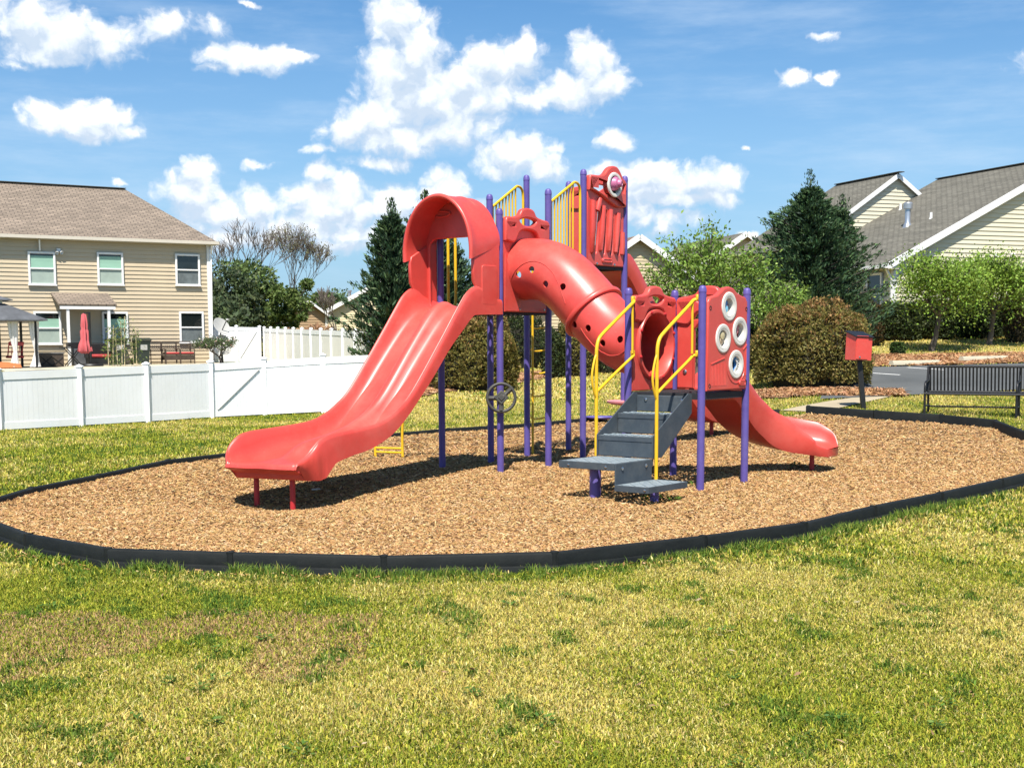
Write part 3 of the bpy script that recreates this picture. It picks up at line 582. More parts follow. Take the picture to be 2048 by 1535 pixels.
for nm, sel, key in (('counting back from the left tip along the left lawn', lambda p: p[0] < -2.2, lambda p: p[1]), ('of the far edge, counting right from the double slide', lambda p: p[0] >= -2.2 and p[1] > 18.5 and p[0] < 4.2, lambda p: p[0]), ('of the right edge, counting from the path gap past the bench', lambda p: p[0] >= 4.2, lambda p: -p[1])):
    for j, (o, p) in enumerate(sorted([q for q in REST if sel(q[1])], key=lambda q: key(q[1]))): o['label'] = f'{ORD[j]} black timber {nm}'
for o, p in REST:
    if 'label' not in o: o['label'] = 'black border timber between the front curve and the right edge'


# ------------------------------------------------------------------ play structure (one bolted thing)
ps = thing('play_structure', v3(PT['P1'], 0), 'red purple and yellow playground structure with a double slide and a crawl tube', 'play structure')
def face(o, xd, nd): return v3(PT[o], 0), Vector((*xd, 0)), Vector((*nd, 0))
POSTS = {'P1': 3.464, 'P2': 3.44, 'P3': 3.80, 'P4': 3.80, 'P5': 4.183, 'P6': 4.183, 'P7': 4.183, 'P8': 4.183, 'L1': 2.39, 'L2': 2.39, 'L3': 2.39, 'L4': 2.39}
pm_cache = {}
for k, hgt in POSTS.items():
    m = MB(); r = .0455
    m.lathe([(r, -.15), (r, hgt-.075)], v3(PT[k], 0), n=20)
    o = m.build('post', 'purple', ps)
    m = MB(); m.lathe([(r+.003, hgt-.08), (r+.003, hgt-.055), (r+.001, hgt-.05), (r, hgt-.038), (r*.86, hgt-.017), (r*.55, hgt-.004), (r*.2, hgt), (0, hgt)], v3(PT[k], 0), n=20)
    m.build('post_cap', 'purple', o)
# perforated decks: the holes let the sun through onto the posts
def perforate(m, q, u0, u1, v0, v1, nu, nv, zt, tilt, kx=.40, ky=.22, th=.004):
    """a plate with slots, in the plane z = zt of the frame q(u, v, z)"""
    cx, cy = (u1-u0)/nu, (v1-v0)/nv; c_ = min(cx, cy)
    for i in range(nu):
        for j in range(nv):
            cu, cv = u0+(i+.5)*cx, v0+(j+.5)*cy; rx, ry, a = kx*c_, ky*c_, tilt if (i+j) % 2 else tilt+PI/2
            H = [(cu+rx*math.cos(t)*math.cos(a)-ry*math.sin(t)*math.sin(a), cv+rx*math.cos(t)*math.sin(a)+ry*math.sin(t)*math.cos(a)) for t in [2*PI*e/8+PI/8-a for e in range(8)]]
            K = [(cu+cx/2, cv+cy/2), (cu-cx/2, cv+cy/2), (cu-cx/2, cv-cy/2), (cu+cx/2, cv-cy/2)]
            ang = lambda p: math.atan2((p[1]-cv)/cy, (p[0]-cu)/cx) % (2*PI)
            H.sort(key=ang)
            for z in (zt, zt-th):
                vs = [q(*p, z) for p in H+K]; fs = []
                for e in range(8):
                    nx = (e+1) % 8; qa, qb = int(ang(H[e])/(PI/2)), int(ang(H[nx])/(PI/2))
                    fs.append((e, nx, 8+qa) if qa == qb else (e, nx, 8+qb, 8+qa))
                m.add(vs, fs)
            m.add([q(*p, z) for z in (zt, zt-th) for p in H], [(e, (e+1) % 8, 8+(e+1) % 8, 8+e) for e in range(8)])
def deck(o, zt, tilt):
    m = MB()
    def q(u, v, z): return W(PT[o], u, v, z)
    perforate(m, q, .05, .99, .05, .99, 11, 11, zt, tilt)
    ob = m.build('deck', 'deck', ps, 0)
    m = MB()
    for (u0, v0, u1, v1) in ((.05, 0, .99, .05), (.05, .99, .99, 1.04), (0, .05, .05, .99), (.99, .05, 1.04, .99)):
        m.add([q(u, v, z) for z in (zt-.075, zt+.001) for u, v in ((u0, v0), (u1, v0), (u1, v1), (u0, v1))], [(0, 1, 2, 3), (4, 5, 6, 7), (0, 1, 5, 4), (1, 2, 6, 5), (2, 3, 7, 6), (3, 0, 4, 7)])
    m.build('deck_rim', 'deck', ob, 0); return ob
deck('P1', 2.18, .5); deck('P7', 2.87, .5); deck('L1', 1.135, .5)
# ---- double slide
mA = (PT['P1']+PT['P2'])/2
def curve1(tab): return lambda w: float(np.interp(w, [p[0] for p in tab], [p[1] for p in tab]))
def smooth_tab(tab, n=6):
    c = catmull([(w, z, 0) for w, z in tab], n); return curve1([(p.x, p.y) for p in c])
bed = smooth_tab([(.0, 2.19), (.3, 2.19), (.5, 2.15), (.66, 2.05), (.83, 1.90), (1.2, 1.50), (1.7, .93), (1.95, .73), (2.2, .61), (2.5, .53), (2.9, .475), (3.3, .43), (3.5, .40), (3.64, .375)])
rail = smooth_tab([(.0, 2.28), (.3, 2.36), (.45, 2.445), (.55, 2.45), (.7, 2.36), (.84, 2.20), (1.2, 1.755), (1.7, 1.165), (1.95, .97), (2.15, .86), (2.4, .785), (2.9, .735), (3.2, .71), (3.36, .67), (3.48, .58), (3.57, .48), (3.62, .42), (3.64, .39)])
under = smooth_tab([(0, 2.10), (.5, 2.09), (.62, 2.06), (.8, 1.90), (1.06, 1.66), (1.44, 1.24), (1.98, .73), (2.42, .515), (2.83, .44), (3.12, .385), (3.22, .32), (3.32, .23), (3.42, .195), (3.64, .19)])
hump = smooth_tab([(0, .0), (.35, .03), (.5, .12), (.8, .20), (1.3, .20), (2, .18), (2.6, .15), (3.0, .125), (3.2, .085), (3.4, .04), (3.64, .008)])
def halfw(w): return .585+.035*sstep(2.4, 3.2, w) if w < 3.46 else .62-.14*((w-3.46)/.18)**2.6
def shift(w): return .0
def skew(w): return .12*float(sstep(2.5, 3.5, w))            # the left lane runs out a little further
def dsec(w):
    b, r, un, hm, hw, sh = bed(w), rail(w), under(w), hump(w), float(halfw(w)), shift(w); R = max(.012, r-b)
    dip = .055*math.exp(-((w-3.28)/.18)**2); b0_ = b; b = b-dip
    half = [(1.0, un), (1.0, un+(r-un)*.5), (1.0, r-.05), (.99, r-.02), (.968, r), (.95, r-.002), (.937, r-.016), (.922, r-.018), (.907, r-.008), (.89, r-.022), (.865, b+R*.62), (.83, b+R*.36), (.77, b+R*.11), (.68, b+R*.015), (.56, b), (.40, b), (.29, b+hm*.05), (.21, b+hm*.26), (.15, b+hm*.60), (.10, b+hm*.86), (.05, b+hm*.97)]
    pts = [(-x, z) for x, z in half]+[(0, b+hm)]+[(x, z) for x, z in reversed(half)]
    tuck = .13*float(sstep(3.3, 3.62, w)); zr_ = b-.015                      # the skirt under the lip is cut back
    return [W(mA, -(w-skew(w)*x-tuck*min(1, max(0, (zr_-z)/max(.03, zr_-un)))), sh-x*hw*(1-.05*(tuck > .02)*(z < zr_)), z) for x, z in pts]
ws = list(np.linspace(.02, 3.3, 66))+[3.34, 3.38, 3.42, 3.46, 3.5, 3.54, 3.57, 3.60, 3.62, 3.635, 3.64]
S_ = [dsec(w) for w in ws]; last = S_[-1]; zt_ = max(p.z for p in last); zb_ = min(p.z for p in last)      # rolled edge at the lip
zm_ = (zt_+zb_)/2
for fw, kz in ((.012, .88), (.021, .66), (.026, .36)): S_.append([W(np.array([p.x, p.y]), -fw, 0, zm_+(p.z-zm_)*kz) for p in last])
m = MB(); m.loft(S_); sl_o = m.build('double_slide', 'red', ps, 50)
for v_, w_ in ((.43, 3.36), (-.20, 3.36)):
    m = MB(); m.lathe([(.033, -.35), (.033, .24)], W(mA, -w_, v_, 0), n=16); m.build('leg', 'redsteel', sl_o)
# ---- hood over the slide entry
hd = None
prof = [(.585, 2.80), (.588, 2.95), (.565, 3.10), (.515, 3.25), (.44, 3.38), (.34, 3.49), (.22, 3.57), (.1, 3.612), (0, 3.622)]
full = [(a, z) for a, z in prof]+[(-a, z) for a, z in reversed(prof[:-1])]
full = [(p.x, p.y) for p in catmull([(a, z, 0) for a, z in full], 4)]
def arch(w, k=0., dzr=0., edge=0.):
    """k = inward offset"""
    out = []
    n_ = len(full)
    for i, (a, z) in enumerate(full):
        p = full[max(0, i-1)]; q = full[min(n_-1, i+1)]; tx, tz = q[0]-p[0], q[1]-p[1]; l = math.hypot(tx, tz); nx, nz = tz/l, -tx/l
        rise = .20*float(sstep(.0, .45, (.62-w)))*(1-min(1, abs(z-2.80)/.5)) if z < 3.2 else 0
        out.append(W(mA, -w, (a-nx*k)*(1.0), z-nz*k*-1*-1+rise+dzr))
    return out
def archk(w, k, sc=1.): 
    out = []
    for i, (a, z) in enumerate(full):
        rise = .20*(1-w/.62)*max(0, 1-(z-2.80)/.45) if z < 3.25 else 0
        cx, cz = a, z-2.8
        f_ = 1-k/.6
        out.append(W(mA, -w, cx*f_*sc, 2.80+cz*(1-k/.82)+rise))
    return out
secs = []
for w in (.058, .12, .2, .3, .4, .5, .58): secs.append(archk(w, 0, .97+.03*w/.6))
secs += [archk(.61, -.012), archk(.635, -.016), archk(.655, -.006), archk(.66, .014), archk(.65, .034), archk(.62, .042)]
for w in (.5, .4, .3, .2, .12, .058): secs.append(archk(w, .045, .97+.03*w/.6))
m = MB(); m.loft(secs, closed=False, caps=False)
n_ = len(full); k_ = len(secs)
m.f += [tuple((i*n_)+e if t == 0 else ((k_-1-i)*n_)+e for t in (0,)) for i in () for e in ()]
for e in (0, n_-1):          # close the lower edges of the shell
    for i in range(k_//2): m.f.append((i*n_+e, (i+1)*n_+e, (k_-2-i)*n_+e, (k_-1-i)*n_+e))
hd = m.build('slide_hood', 'red', ps, 55)
# side walls under the arch
for sgn in (1, -1):
    m = MB(); o_, xd, nd = W(mA, 0, sgn*.548, 0), Vector((*(-U), 0)), Vector((*(V*sgn), 0))
    ol = [(.062, 2.135), (.50, 2.135), (.52, 2.2), (.52, 2.44), (.575, 2.52), (.585, 2.78), (.56, 2.86), (.3, 3.0), (.062, 3.08)]
    m.plate(ol, [], .05, o_, xd, nd, .015)
    m.plate(rrect(.13, 2.22, .43, 2.72, .04), [], .016, o_, xd, nd, .006, off=.03)
    m.build('side_wall', 'red', hd, 40)
m = MB(); o_, xd, nd = W(mA, -.235, 0, 0), Vector((*V, 0)), Vector((*(-U), 0))
ol = [(p[0]*.93, 2.8+(p[1]-2.8)*.94+.06) for p in full]; ol = [(.525, 2.14)]+ol+[(-.525, 2.14)]
m.plate(ol, [rrect(-.475, 2.17, .485, 3.10, .12)], .04, o_, xd, nd, .012); m.build('entry_wall', 'red', hd, 40)
m = MB(); m.tube([W(mA, -.262, .25+.15*math.cos(t), 3.42+.036*math.sin(t)) for t in np.linspace(0, 2*PI, 28, endpoint=False)], .012, 8, closed=True); m.build('embossed_oval', 'red', hd)
# ---- mask shaped panels (shared outline)
def mask_outline(wd, zt, zb, peak):
    c = wd/2; L_ = [(0, zt-.10), (0, zb+.02), (.02, zb)]
    top = [(0, zt-.08), (.04, zt-.035), (.16, zt-.03), (.28, zt+.0), (c-.12, zt+peak*.75), (c, zt+peak), (c+.12, zt+peak*.75), (wd-.28, zt+.0), (wd-.16, zt-.03), (wd-.04, zt-.045), (wd, zt-.08)]
    bot = [(wd, zb), (wd-.17, zb-.02), (wd-.24, zb+.05), (c+.16, zb+.13), (c, zb+.155), (c-.16, zb+.13), (.24, zb+.05), (.17, zb-.02), (0, zb)]
    t = cat2(top, 4, False); b = cat2(bot, 3, False); return b+t[::-1] if False else t+b
def trap(x0, x1, z0, z1, k): return [(x0, z1), (x0+k, z0), (x1, z0), (x1, z1)] if k >= 0 else [(x0, z1), (x0, z0), (x1+k, z0), (x1, z1)]
def almond(cx, cz, rx, ry): return cat2([(cx-rx, cz+.012), (cx-rx*.5, cz+ry*.85), (cx, cz+ry), (cx+rx*.5, cz+ry*.9), (cx+rx, cz+.02), (cx+rx*.6, cz-ry*.7), (cx, cz-ry), (cx-rx*.6, cz-ry*.75)], 4)
def mask(o_, xd, nd, x0, wd, zt, zb, peak, root, off):
    sh = lambda P: [(x+x0, z) for x, z in P]
    m = MB(); c = wd/2
    m.plate(sh(mask_outline(wd, zt, zb, peak)), [sh(trap(.06, .19, zb+.19, zt-.12, .035)), sh(almond(c, zt-.085, .175, .050)), sh(trap(wd-.19, wd-.06, zb+.19, zt-.12, -.035))], .085, o_, xd, nd, .022, off=off)
    return m.build('mask_panel', 'red', root, 45)
# tube entry panel on the tall deck
o_, xd, nd = face('P1', U, -V)
m = MB(); m.plate([(.055, 2.135), (.985, 2.135), (.985, 3.12), (.80, 3.19), (.52, 3.24), (.24, 3.19), (.055, 3.12)], [ell(.52, 2.70, .36, n=40)], .05, o_, xd, nd, .014, off=-.01)
# flared skirt below the opening
m.plate([(.06, 2.14), (.42, 2.14), (.34, 2.36), (.14, 2.75), (.06, 2.9)], [], .03, o_, xd, nd, .012, off=.03)
pn = m.build('tube_panel', 'red', ps, 40); mask(o_, xd, nd, .055, .93, 3.40, 3.06, .10, pn, .03)
for u_ in (.36, .88):
    m = MB(); m.lathe([(.017, 0), (.017, .008), (.010, .014), (0, .015)], o_+xd*u_+nd*.046+Vector((0, 0, 2.17)), nd, 12); m.build('bolt', 'steel', pn)
# ---- crawl tube
mt = (PT['P1']+PT['P4'])/2
path = catmull([(0, .0, 2.70), (0, -.18, 2.70), (0, -.42, 2.655), (0, -.68, 2.52), (0, -.95, 2.29), (0, -1.18, 2.06), (0, -1.42, 1.865), (0, -1.66, 1.735), (0, -1.86, 1.70), (0, -2.05, 1.70)], 7)
path = [W(mt, .0+.05*k/len(path), p.y, p.z) for k, p in enumerate(path)]
RT = .40
def ringsec(path, i, r, n=40):
    t = (path[min(i+1, len(path)-1)]-path[max(i-1, 0)]).normalized(); x = Vector((*U, 0)); x = (x-t*x.dot(t)).normalized(); y = t.cross(x)
    if y.z < 0: y = -y
    return [path[i]+(x*math.cos(2*PI*j/n)+y*math.sin(2*PI*j/n))*r for j in range(n)]
NP = len(path); mid = 33
m = MB()
outer = [ringsec(path, i, RT*(1.0 if i < mid else .975)) for i in range(NP)]; inner = [ringsec(path, i, RT*.93) for i in range(NP)]
secs = outer+inner[::-1]; m.loft(secs+[secs[0]], closed=True, caps=False)
tube = m.build('crawl_tube', 'red', ps, 50)
bvh = BVHTree.FromPolygons([Vector(p) for p in m.v], m.f)
cut = MB(); HOLES = [(1037,549),(1063,539),(1091,568),(1125.5,573),(1149,649),(1176,656),(1205,686),(1240,678)]
for px, py in HOLES:
    r = Vector(ray(px, py)).normalized(); loc, nrm, _, _ = bvh.ray_cast(Vector(EYE), r)
    if loc is None: continue
    if nrm.dot(r) > 0: nrm = -nrm
    cut.lathe([(.044, -.12), (.044, .12)], loc, nrm, 20)
# a second row on the far side, so that light shines in
cutter = cut.build('hole_cutter_tmp', 'red', None, 0); md = tube.modifiers.new('holes', 'BOOLEAN'); md.operation = 'DIFFERENCE'; md.solver = 'EXACT'; md.object = cutter
dg = bpy.context.evaluated_depsgraph_get(); me = bpy.data.meshes.new_from_object(tube.evaluated_get(dg)); tube.modifiers.clear(); tube.data = me; me.shade_smooth(); me.set_sharp_from_angle(angle=math.radians(38)); bpy.data.objects.remove(cutter)
for i, (w0, rr_) in enumerate(((mid, .032),)):
    m = MB(); a = ringsec(path, w0, RT+.004, 48); t = (path[w0+1]-path[w0-1]).normalized(); fl = []
    for off, r in ((-.035, .002), (-.03, .026), (-.012, .034), (.012, .034), (.03, .026), (.036, -.012)):
        fl.append([p+t*off+(p-path[w0]).normalized()*r for p in a])
    fl.append([p+t*.036-(p-path[w0]).normalized()*.03 for p in a]); fl.append([p-t*.035-(p-path[w0]).normalized()*.03 for p in a]); fl.append(fl[0])
    m.loft(fl, closed=True, caps=False); m.build('flange', 'red', tube, 40)
# moulded seam lines of the half shells
def surf(i, ang, r): 
    s_ = ringsec(path, i, r, 360); return s_[int(round(ang)) % 360]
for i0, i1, a0, bow in ((3, mid-4, 200, 34), (mid+4, NP-6, 196, -18)):
    pts = []
    for i in range(i0, i1+1):
        f_ = (i-i0)/(i1-i0); pts.append(surf(i, a0-bow*math.sin(PI*f_)-14*f_, RT*(1.0 if i < mid else .975)+.001))
    m = MB(); m.tube(pts, .006, 6); m.build('seam', 'red', tube)
# ---- low tower: tube exit panel
o_, xd, nd = face('L3', U, V)
m = MB(); m.plate([(.06, 1.14), (.98, 1.14), (.98, 1.98), (.82, 2.14), (.52, 2.24), (.22, 2.14), (.06, 1.98)], [ell(.55, 1.70, .36, .385, n=44)], .05, o_, xd, nd, .014, off=0)
pn2 = m.build('tube_panel', 'red', ps, 40)
m = MB(); ec = o_+xd*.55+Vector((0, 0, 1.70))
m.loft([[ec+xd*(r*.935*math.cos(t))+Vector((0, 0, r*math.sin(t)))-nd*h for t in np.linspace(0, 2*PI, 44, endpoint=False)] for r, h in ((.445, .0), (.445, .04), (.43, .065), (.40, .065), (.385, .045), (.375, -.06), (.40, -.06), (.445, .0))], closed=True, caps=False); m.build('ring', 'red', pn2, 40)
for t in np.linspace(0, 2*PI, 8, endpoint=False)+.35:
    m = MB(); m.lathe([(.022, 0), (.022, .012), (.012, .02), (0, .021)], ec+xd*(.395*math.cos(t))+Vector((0, 0, .42*math.sin(t)))-nd*.062, -nd, 10); m.build('bolt', 'redsteel', pn2)
mask(o_, xd, nd, .055, .93, 2.335, 2.0, .09, pn2, -.02)
# ---- low tower: slide entry panel (away from the camera)
o_, xd, nd = face('L2', V, U)
m = MB(); m.plate([(.06, 1.15), (.31, 1.15), (.31, 1.90), (.40, 1.98), (.64, 1.98), (.73, 1.90), (.73, 1.15), (.98, 1.15), (.98, 2.02), (.06, 2.02)], [], .06, o_, xd, nd, .02)
pn3 = m.build('slide_panel', 'red', ps, 40); mask(o_, xd, nd, .055, .93, 2.335, 1.97, .095, pn3, -.015)
for x_ in (.855,):
    m = MB(); m.lathe([(.03, 0), (.03, .008), (.018, .016), (0, .018)], o_+xd*x_+Vector((0, 0, 1.36))-nd*.03, -nd, 12); m.build('bolt', 'steel', pn3)
# ---- low tower: bubble panel facing the lawn
o_, xd, nd = face('L1', U, -V)
CI = [(.55, 2.155), (.815, 1.86), (.42, 1.775), (.735, 1.465)]
ol = [(.075, 1.16), (1.0, 1.16), (1.0, 2.22), (.95, 2.275), (.85, 2.29), (.74, 2.325), (.66, 2.375), (.56, 2.39), (.45, 2.375), (.36, 2.325), (.28, 2.285), (.13, 2.26), (.075, 2.2)]
m = MB(); m.plate(ol, [ell(x, z, .105, n=24) for x, z in CI], .07, o_, xd, nd, .02)
m.tube([o_+xd*(.735+.215*math.cos(t))+nd*.036+Vector((0, 0, 1.455+.215*math.sin(t))) for t in np.linspace(1.0*PI, 2.0*PI, 20)], .006, 6)
pb = m.build('bubble_panel', 'red', ps, 40)
m = MB()
for k in range(11):
    x_ = .155+k*.034; z1 = 1.46-(.0 if x_ < .45 else 0)+.03*(x_-.155)/.3
    z1 = min(z1, 1.455-math.sqrt(max(0, .235**2-(x_-.735)**2)) if abs(x_-.735) < .235 else 9)
    if z1 > 1.24: m.tube([o_+xd*x_+nd*.035+Vector((0, 0, 1.22)), o_+xd*x_+nd*.035+Vector((0, 0, z1))], .006, 6)
for k in range(3): x_ = .935+k*.022; m.tube([o_+xd*x_+nd*.035+Vector((0, 0, 1.33)), o_+xd*x_+nd*.035+Vector((0, 0, 1.6+.03*k))], .005, 6)
m.tube([o_+xd*.15+nd*.036+Vector((0, 0, 1.475)), o_+xd*.46+nd*.036+Vector((0, 0, 1.545))], .008, 6); m.tube([o_+xd*.90+nd*.036+Vector((0, 0, 1.64)), o_+xd*.985+nd*.036+Vector((0, 0, 1.70))], .008, 6)
m.build('rib', 'red', pb)
m = MB(); m.plate(rrect(.80, 1.205, .955, 1.275, .03), [], .02, o_, xd, nd, .008, off=.04); m.tube([o_+xd*x+nd*.05+Vector((0, 0, z)) for x, z in rrect(.81, 1.215, .945, 1.265, .025)], .004, 6, closed=True)
for k in range(2): m.tube([o_+xd*.83+nd*.05+Vector((0, 0, 1.23+.02*k)), o_+xd*.925+nd*.05+Vector((0, 0, 1.23+.02*k))], .004, 6)
m.build('embossed_badge', 'red', pb)
for x_, z_ in ((.125, 2.13), (.965, 2.13), (.125, 1.22), (.975, 1.25)):
    m = MB(); m.lathe([(.0, -.01), (.016, -.008), (.016, .0), (.022, .004), (.026, .0)], o_+xd*x_+nd*.036+Vector((0, 0, z_)), nd, 12, False); m.build('bolt', 'dark', pb)
for i, (x, z) in enumerate(CI):
    c = o_+xd*x+Vector((0, 0, z))+nd*.035
    m = MB(); m.lathe([(.094, -.07), (.094, -.002), (.097, .005), (.122, .011), (.124, .007), (.127, .007), (.129, .012), (.160, .013), (.171, .008), (.173, .0), (.17, -.004)], c, nd, 40, False); rg = m.build('ring', 'ringw', pb, 14)
    m = MB(); m.lathe([(.102, -.10), (.07, -.12), (.0, -.125)], c, nd, 24, False); m.build('recess', ['dark', 'dark', 'tan', 'ringw'][i], rg)
    if i == 0:
        m = MB(); m.lathe([(.06, -.06), (.06, -.04), (.045, -.02), (0, -.015)], c-xd*.028-Vector((0, 0, .03)), nd, 18); m.build('bead', 'cyan', rg)
        m = MB(); m.lathe([(.055, -.09), (.05, -.05), (0, -.045)], c+xd*.03-Vector((0, 0, .06)), nd, 18); m.build('bead', 'cream', rg)
        m = MB(); m.lathe([(.05, -.08), (.045, -.03), (0, -.028)], c-xd*.03+Vector((0, 0, .035)), nd, 18); m.build('bead', 'blue', rg)
    elif i == 1:
        m = MB(); m.lathe([(.04, -.09), (.036, -.04), (.015, -.02), (0, -.02)], c-xd*.02, nd, 16); m.lathe([(.03, -.08), (.03, -.03), (0, -.025)], c+Vector((0, 0, .045)), nd, 14); m.build('bead', 'pinkred', rg)
    elif i == 2:
        m = MB(); m.lathe([(.085, -.09), (.08, -.04), (.05, -.015), (0, -.008)], c-Vector((0, 0, .01)), nd, 24); m.build('bead', 'tan', rg)
        m = MB(); m.lathe([(.05, -.03), (.045, -.003), (0, .002)], c+Vector((0, 0, .035)), nd, 20); m.build('bead', 'cream', rg)
    else:
        m = MB(); m.tube([c-nd*.05+xd*(.075*math.cos(t))+Vector((0, 0, .082*math.sin(t))) for t in np.linspace(-.62*PI, .55*PI, 18)], .032, 10); m.build('coil', 'blue', rg)
        m = MB()
        for t in np.linspace(-.5*PI, .36*PI, 9): p = c-nd*.05; m.tube([p+xd*(r*math.cos(t))+Vector((0, 0, r*1.09*math.sin(t)))+nd*.034 for r in (.045, .107)], .007, 6)
        m.build('stripe', 'ringw', rg); m = MB(); m.lathe([(.05, -.07), (.045, -.045), (0, -.04)], c-xd*.05, nd, 16); m.build('bead', 'cream', rg)
# ---- tall tower: grille panel with the eye
o_, xd, nd = face('P7', U, -V)
slot = lambda x0, z0, x1, z1, r: [(x0-r, z0), (x0-r*.6, z0-r*.8), (x0, z0-r), (x0+r*.6, z0-r*.8), (x0+r, z0), (x1+r, z1), (x1+r*.6, z1+r*.8), (x1, z1+r), (x1-r*.6, z1+r*.8), (x1-r, z1)]
SL = [(.275, 3.04, .36, 3.66, .026), (.475, 3.03, .535, 3.62, .026), (.66, 3.03, .70, 3.56, .024), (.845, 3.03, .885, 3.32, .026)]
m = MB(); m.plate([(.06, 2.84), (.985, 2.84), (.985, 3.80), (.06, 3.95)], [slot(*s) for s in SL], .05, o_, xd, nd, .016)
for (x0, z0, x1, z1) in ((.375, 3.04, .455, 3.70), (.57, 3.04, .635, 3.66), (.755, 3.03, .83, 3.62), (.30, 3.62, .36, 3.80), (.17, 3.0, .19, 3.76), (.93, 3.02, .935, 3.35)):
    a = o_+xd*x0+Vector((0, 0, z0)); b = o_+xd*x1+Vector((0, 0, z1)); m.tube([a+nd*.014, a+(b-a)*.04+nd*.026, a+(b-a)*.5+nd*.032, b+nd*.03], .05, 12, rr=[.018, .042, .045, .04])
pg = m.build('grille_panel', 'red', ps, 45)
m = MB()
top = cat2([(.055, 4.02), (.075, 4.10), (.14, 4.115), (.30, 4.12), (.42, 4.15), (.50, 4.22), (.58, 4.27), (.67, 4.285), (.76, 4.27), (.84, 4.20), (.90, 4.13), (.97, 4.09), (.985, 4.02)], 3, False); bot = cat2([(.985, 3.72), (.88, 3.70), (.76, 3.70), (.62, 3.74), (.46, 3.80), (.30, 3.86), (.16, 3.90), (.055, 3.90)], 3, False)
m.plate(top+bot, [trap(.12, .25, 3.96, 4.06, .03), ell(.67, 4.02, .15, n=32), trap(.885, .955, 3.92, 4.04, -.02)], .09, o_, xd, nd, .022, off=.03); mk = m.build('mask_panel', 'red', pg, 45)
c = o_+xd*.67+nd*.075+Vector((0, 0, 4.015))
m = MB(); m.lathe([(.125, -.06), (.125, .0), (.132, .014), (.15, .018), (.172, .014), (.18, 0), (.178, -.01)], c, nd, 36, False); ey = m.build('ring', 'ringw', mk, 30)
m = MB(); m.lathe([(.128, -.05), (.09, -.07), (0, -.075)], c, nd, 24, False); m.build('recess', 'dark', ey)
cc = c+xd*.02+Vector((0, 0, .02)); ax = (nd+xd*.35).normalized()
m = MB(); m.lathe([(.105, -.06), (.10, .0), (.085, .035), (.06, .05), (.055, .085), (.045, .10), (.03, .10), (.026, .085), (0, .085)], cc, ax, 24); kn = m.build('telescope_knob', 'pink', ey, 35)
m = MB(); m.lathe([(.024, .0), (.012, .004), (0, .005)], cc+ax*.087, ax, 14); m.build('lens', 'glass', kn)
m = MB(); m.plate(rrect(.42, 2.885, .68, 2.955, .03), [], .02, o_, xd, nd, .008, off=.03); m.tube([o_+xd*x+nd*.042+Vector((0, 0, z)) for x, z in rrect(.45, 2.90, .65, 2.94, .018)], .004, 6, closed=True); m.build('embossed_badge', 'red', pg)
for x_ in (.30, .74):
    m = MB(); m.lathe([(.022, 0), (.022, .008), (.012, .014), (0, .015)], o_+xd*x_+nd*.026+Vector((0, 0, 2.865)), nd, 12); m.build('bolt', 'steel', pg)
# far panels of the tall tower
for nm, (oo, xx, nn_) in (('slide_panel', face('P8', V, U)),):
    m = MB(); m.plate([(.06, 2.86), (.27, 2.86), (.27, 3.62), (.36, 3.7), (.68, 3.7), (.77, 3.62), (.77, 2.86), (.98, 2.86), (.98, 3.86), (.06, 3.86)], [], .06, oo, xx, nn_, .02); p_ = m.build(nm, 'red', ps, 40); mask(oo, xx, nn_, .055, .93, 4.12, 3.76, .09, p_, -.015)
# ---- barriers and steps between the decks
def barrier(a, b, za, zb, zf, r_end):
    a, b = PT[a], PT[b]; d = (b-a)/np.linalg.norm(b-a); L_ = np.linalg.norm(b-a); P = lambda s, z: Vector((a[0]+d[0]*s, a[1]+d[1]*s, z)); m = MB()
    s1 = L_*.72
    rail_ = [P(.03, za-.02), P(.08, za+.01)]+[P(.1+(s1-.1)*q, za+.02+(zb-za-.02)*q) for q in np.linspace(0, 1, 5)]+catmull([P(s1+.02, zb+.005), P(s1+.12, zb+.0), P(s1+.19, zb-.05), P(s1+.21, zb-.16), P(s1+.21, zb-.4)], 4)+[P(s1+.21, zf+.72)]
    m.tube(rail_, .019, 10); o = m.build('barrier', 'yellow', ps)
    for q in np.linspace(.12, .96, 8):
        s_ = s1*q; zt = za+.02+(zb-za-.02)*(s_-.1)/(s1-.1); m = MB(); m.tube([P(s_, zt-.005), P(s_, zf+.70*s_/L_)], .0125, 8); m.build('baluster', 'yellow', o)
    m = MB(); m.tube([P(.08, zf+.02), P(L_-.05, zf+.70)], .016, 8); m.build('lower_rail', 'yellow', o)
    m = MB(); m.box(P(.045, za-.03), (.05, .05, .09), Matrix.Rotation(math.atan2(d[1], d[0]), 3, 'Z'), .008); m.build('bracket', 'yellow', o)
    return o
barrier('P4', 'P7', 3.62, 3.965, 2.22, 0); barrier('P3', 'P5', 3.62, 3.985, 2.22, 0)
for k in range(2):
    z = 2.18+.23*(k+1); q0 = .12+.34*k; m = MB()
    a = PT['P4']+(PT['P7']-PT['P4'])*q0; b = PT['P3']+(PT['P5']-PT['P3'])*q0; d2 = (PT['P7']-PT['P4'])*.40
    vs = [Vector((*p, zz)) for zz in (z-.03, z) for p in (a, b, b+d2, a+d2)]; m.add(vs, [(0, 1, 2, 3), (4, 5, 6, 7), (0, 1, 5, 4), (1, 2, 6, 5), (2, 3, 7, 6), (3, 0, 4, 7)]); m.build('bridge_step', 'deck', ps, 0)
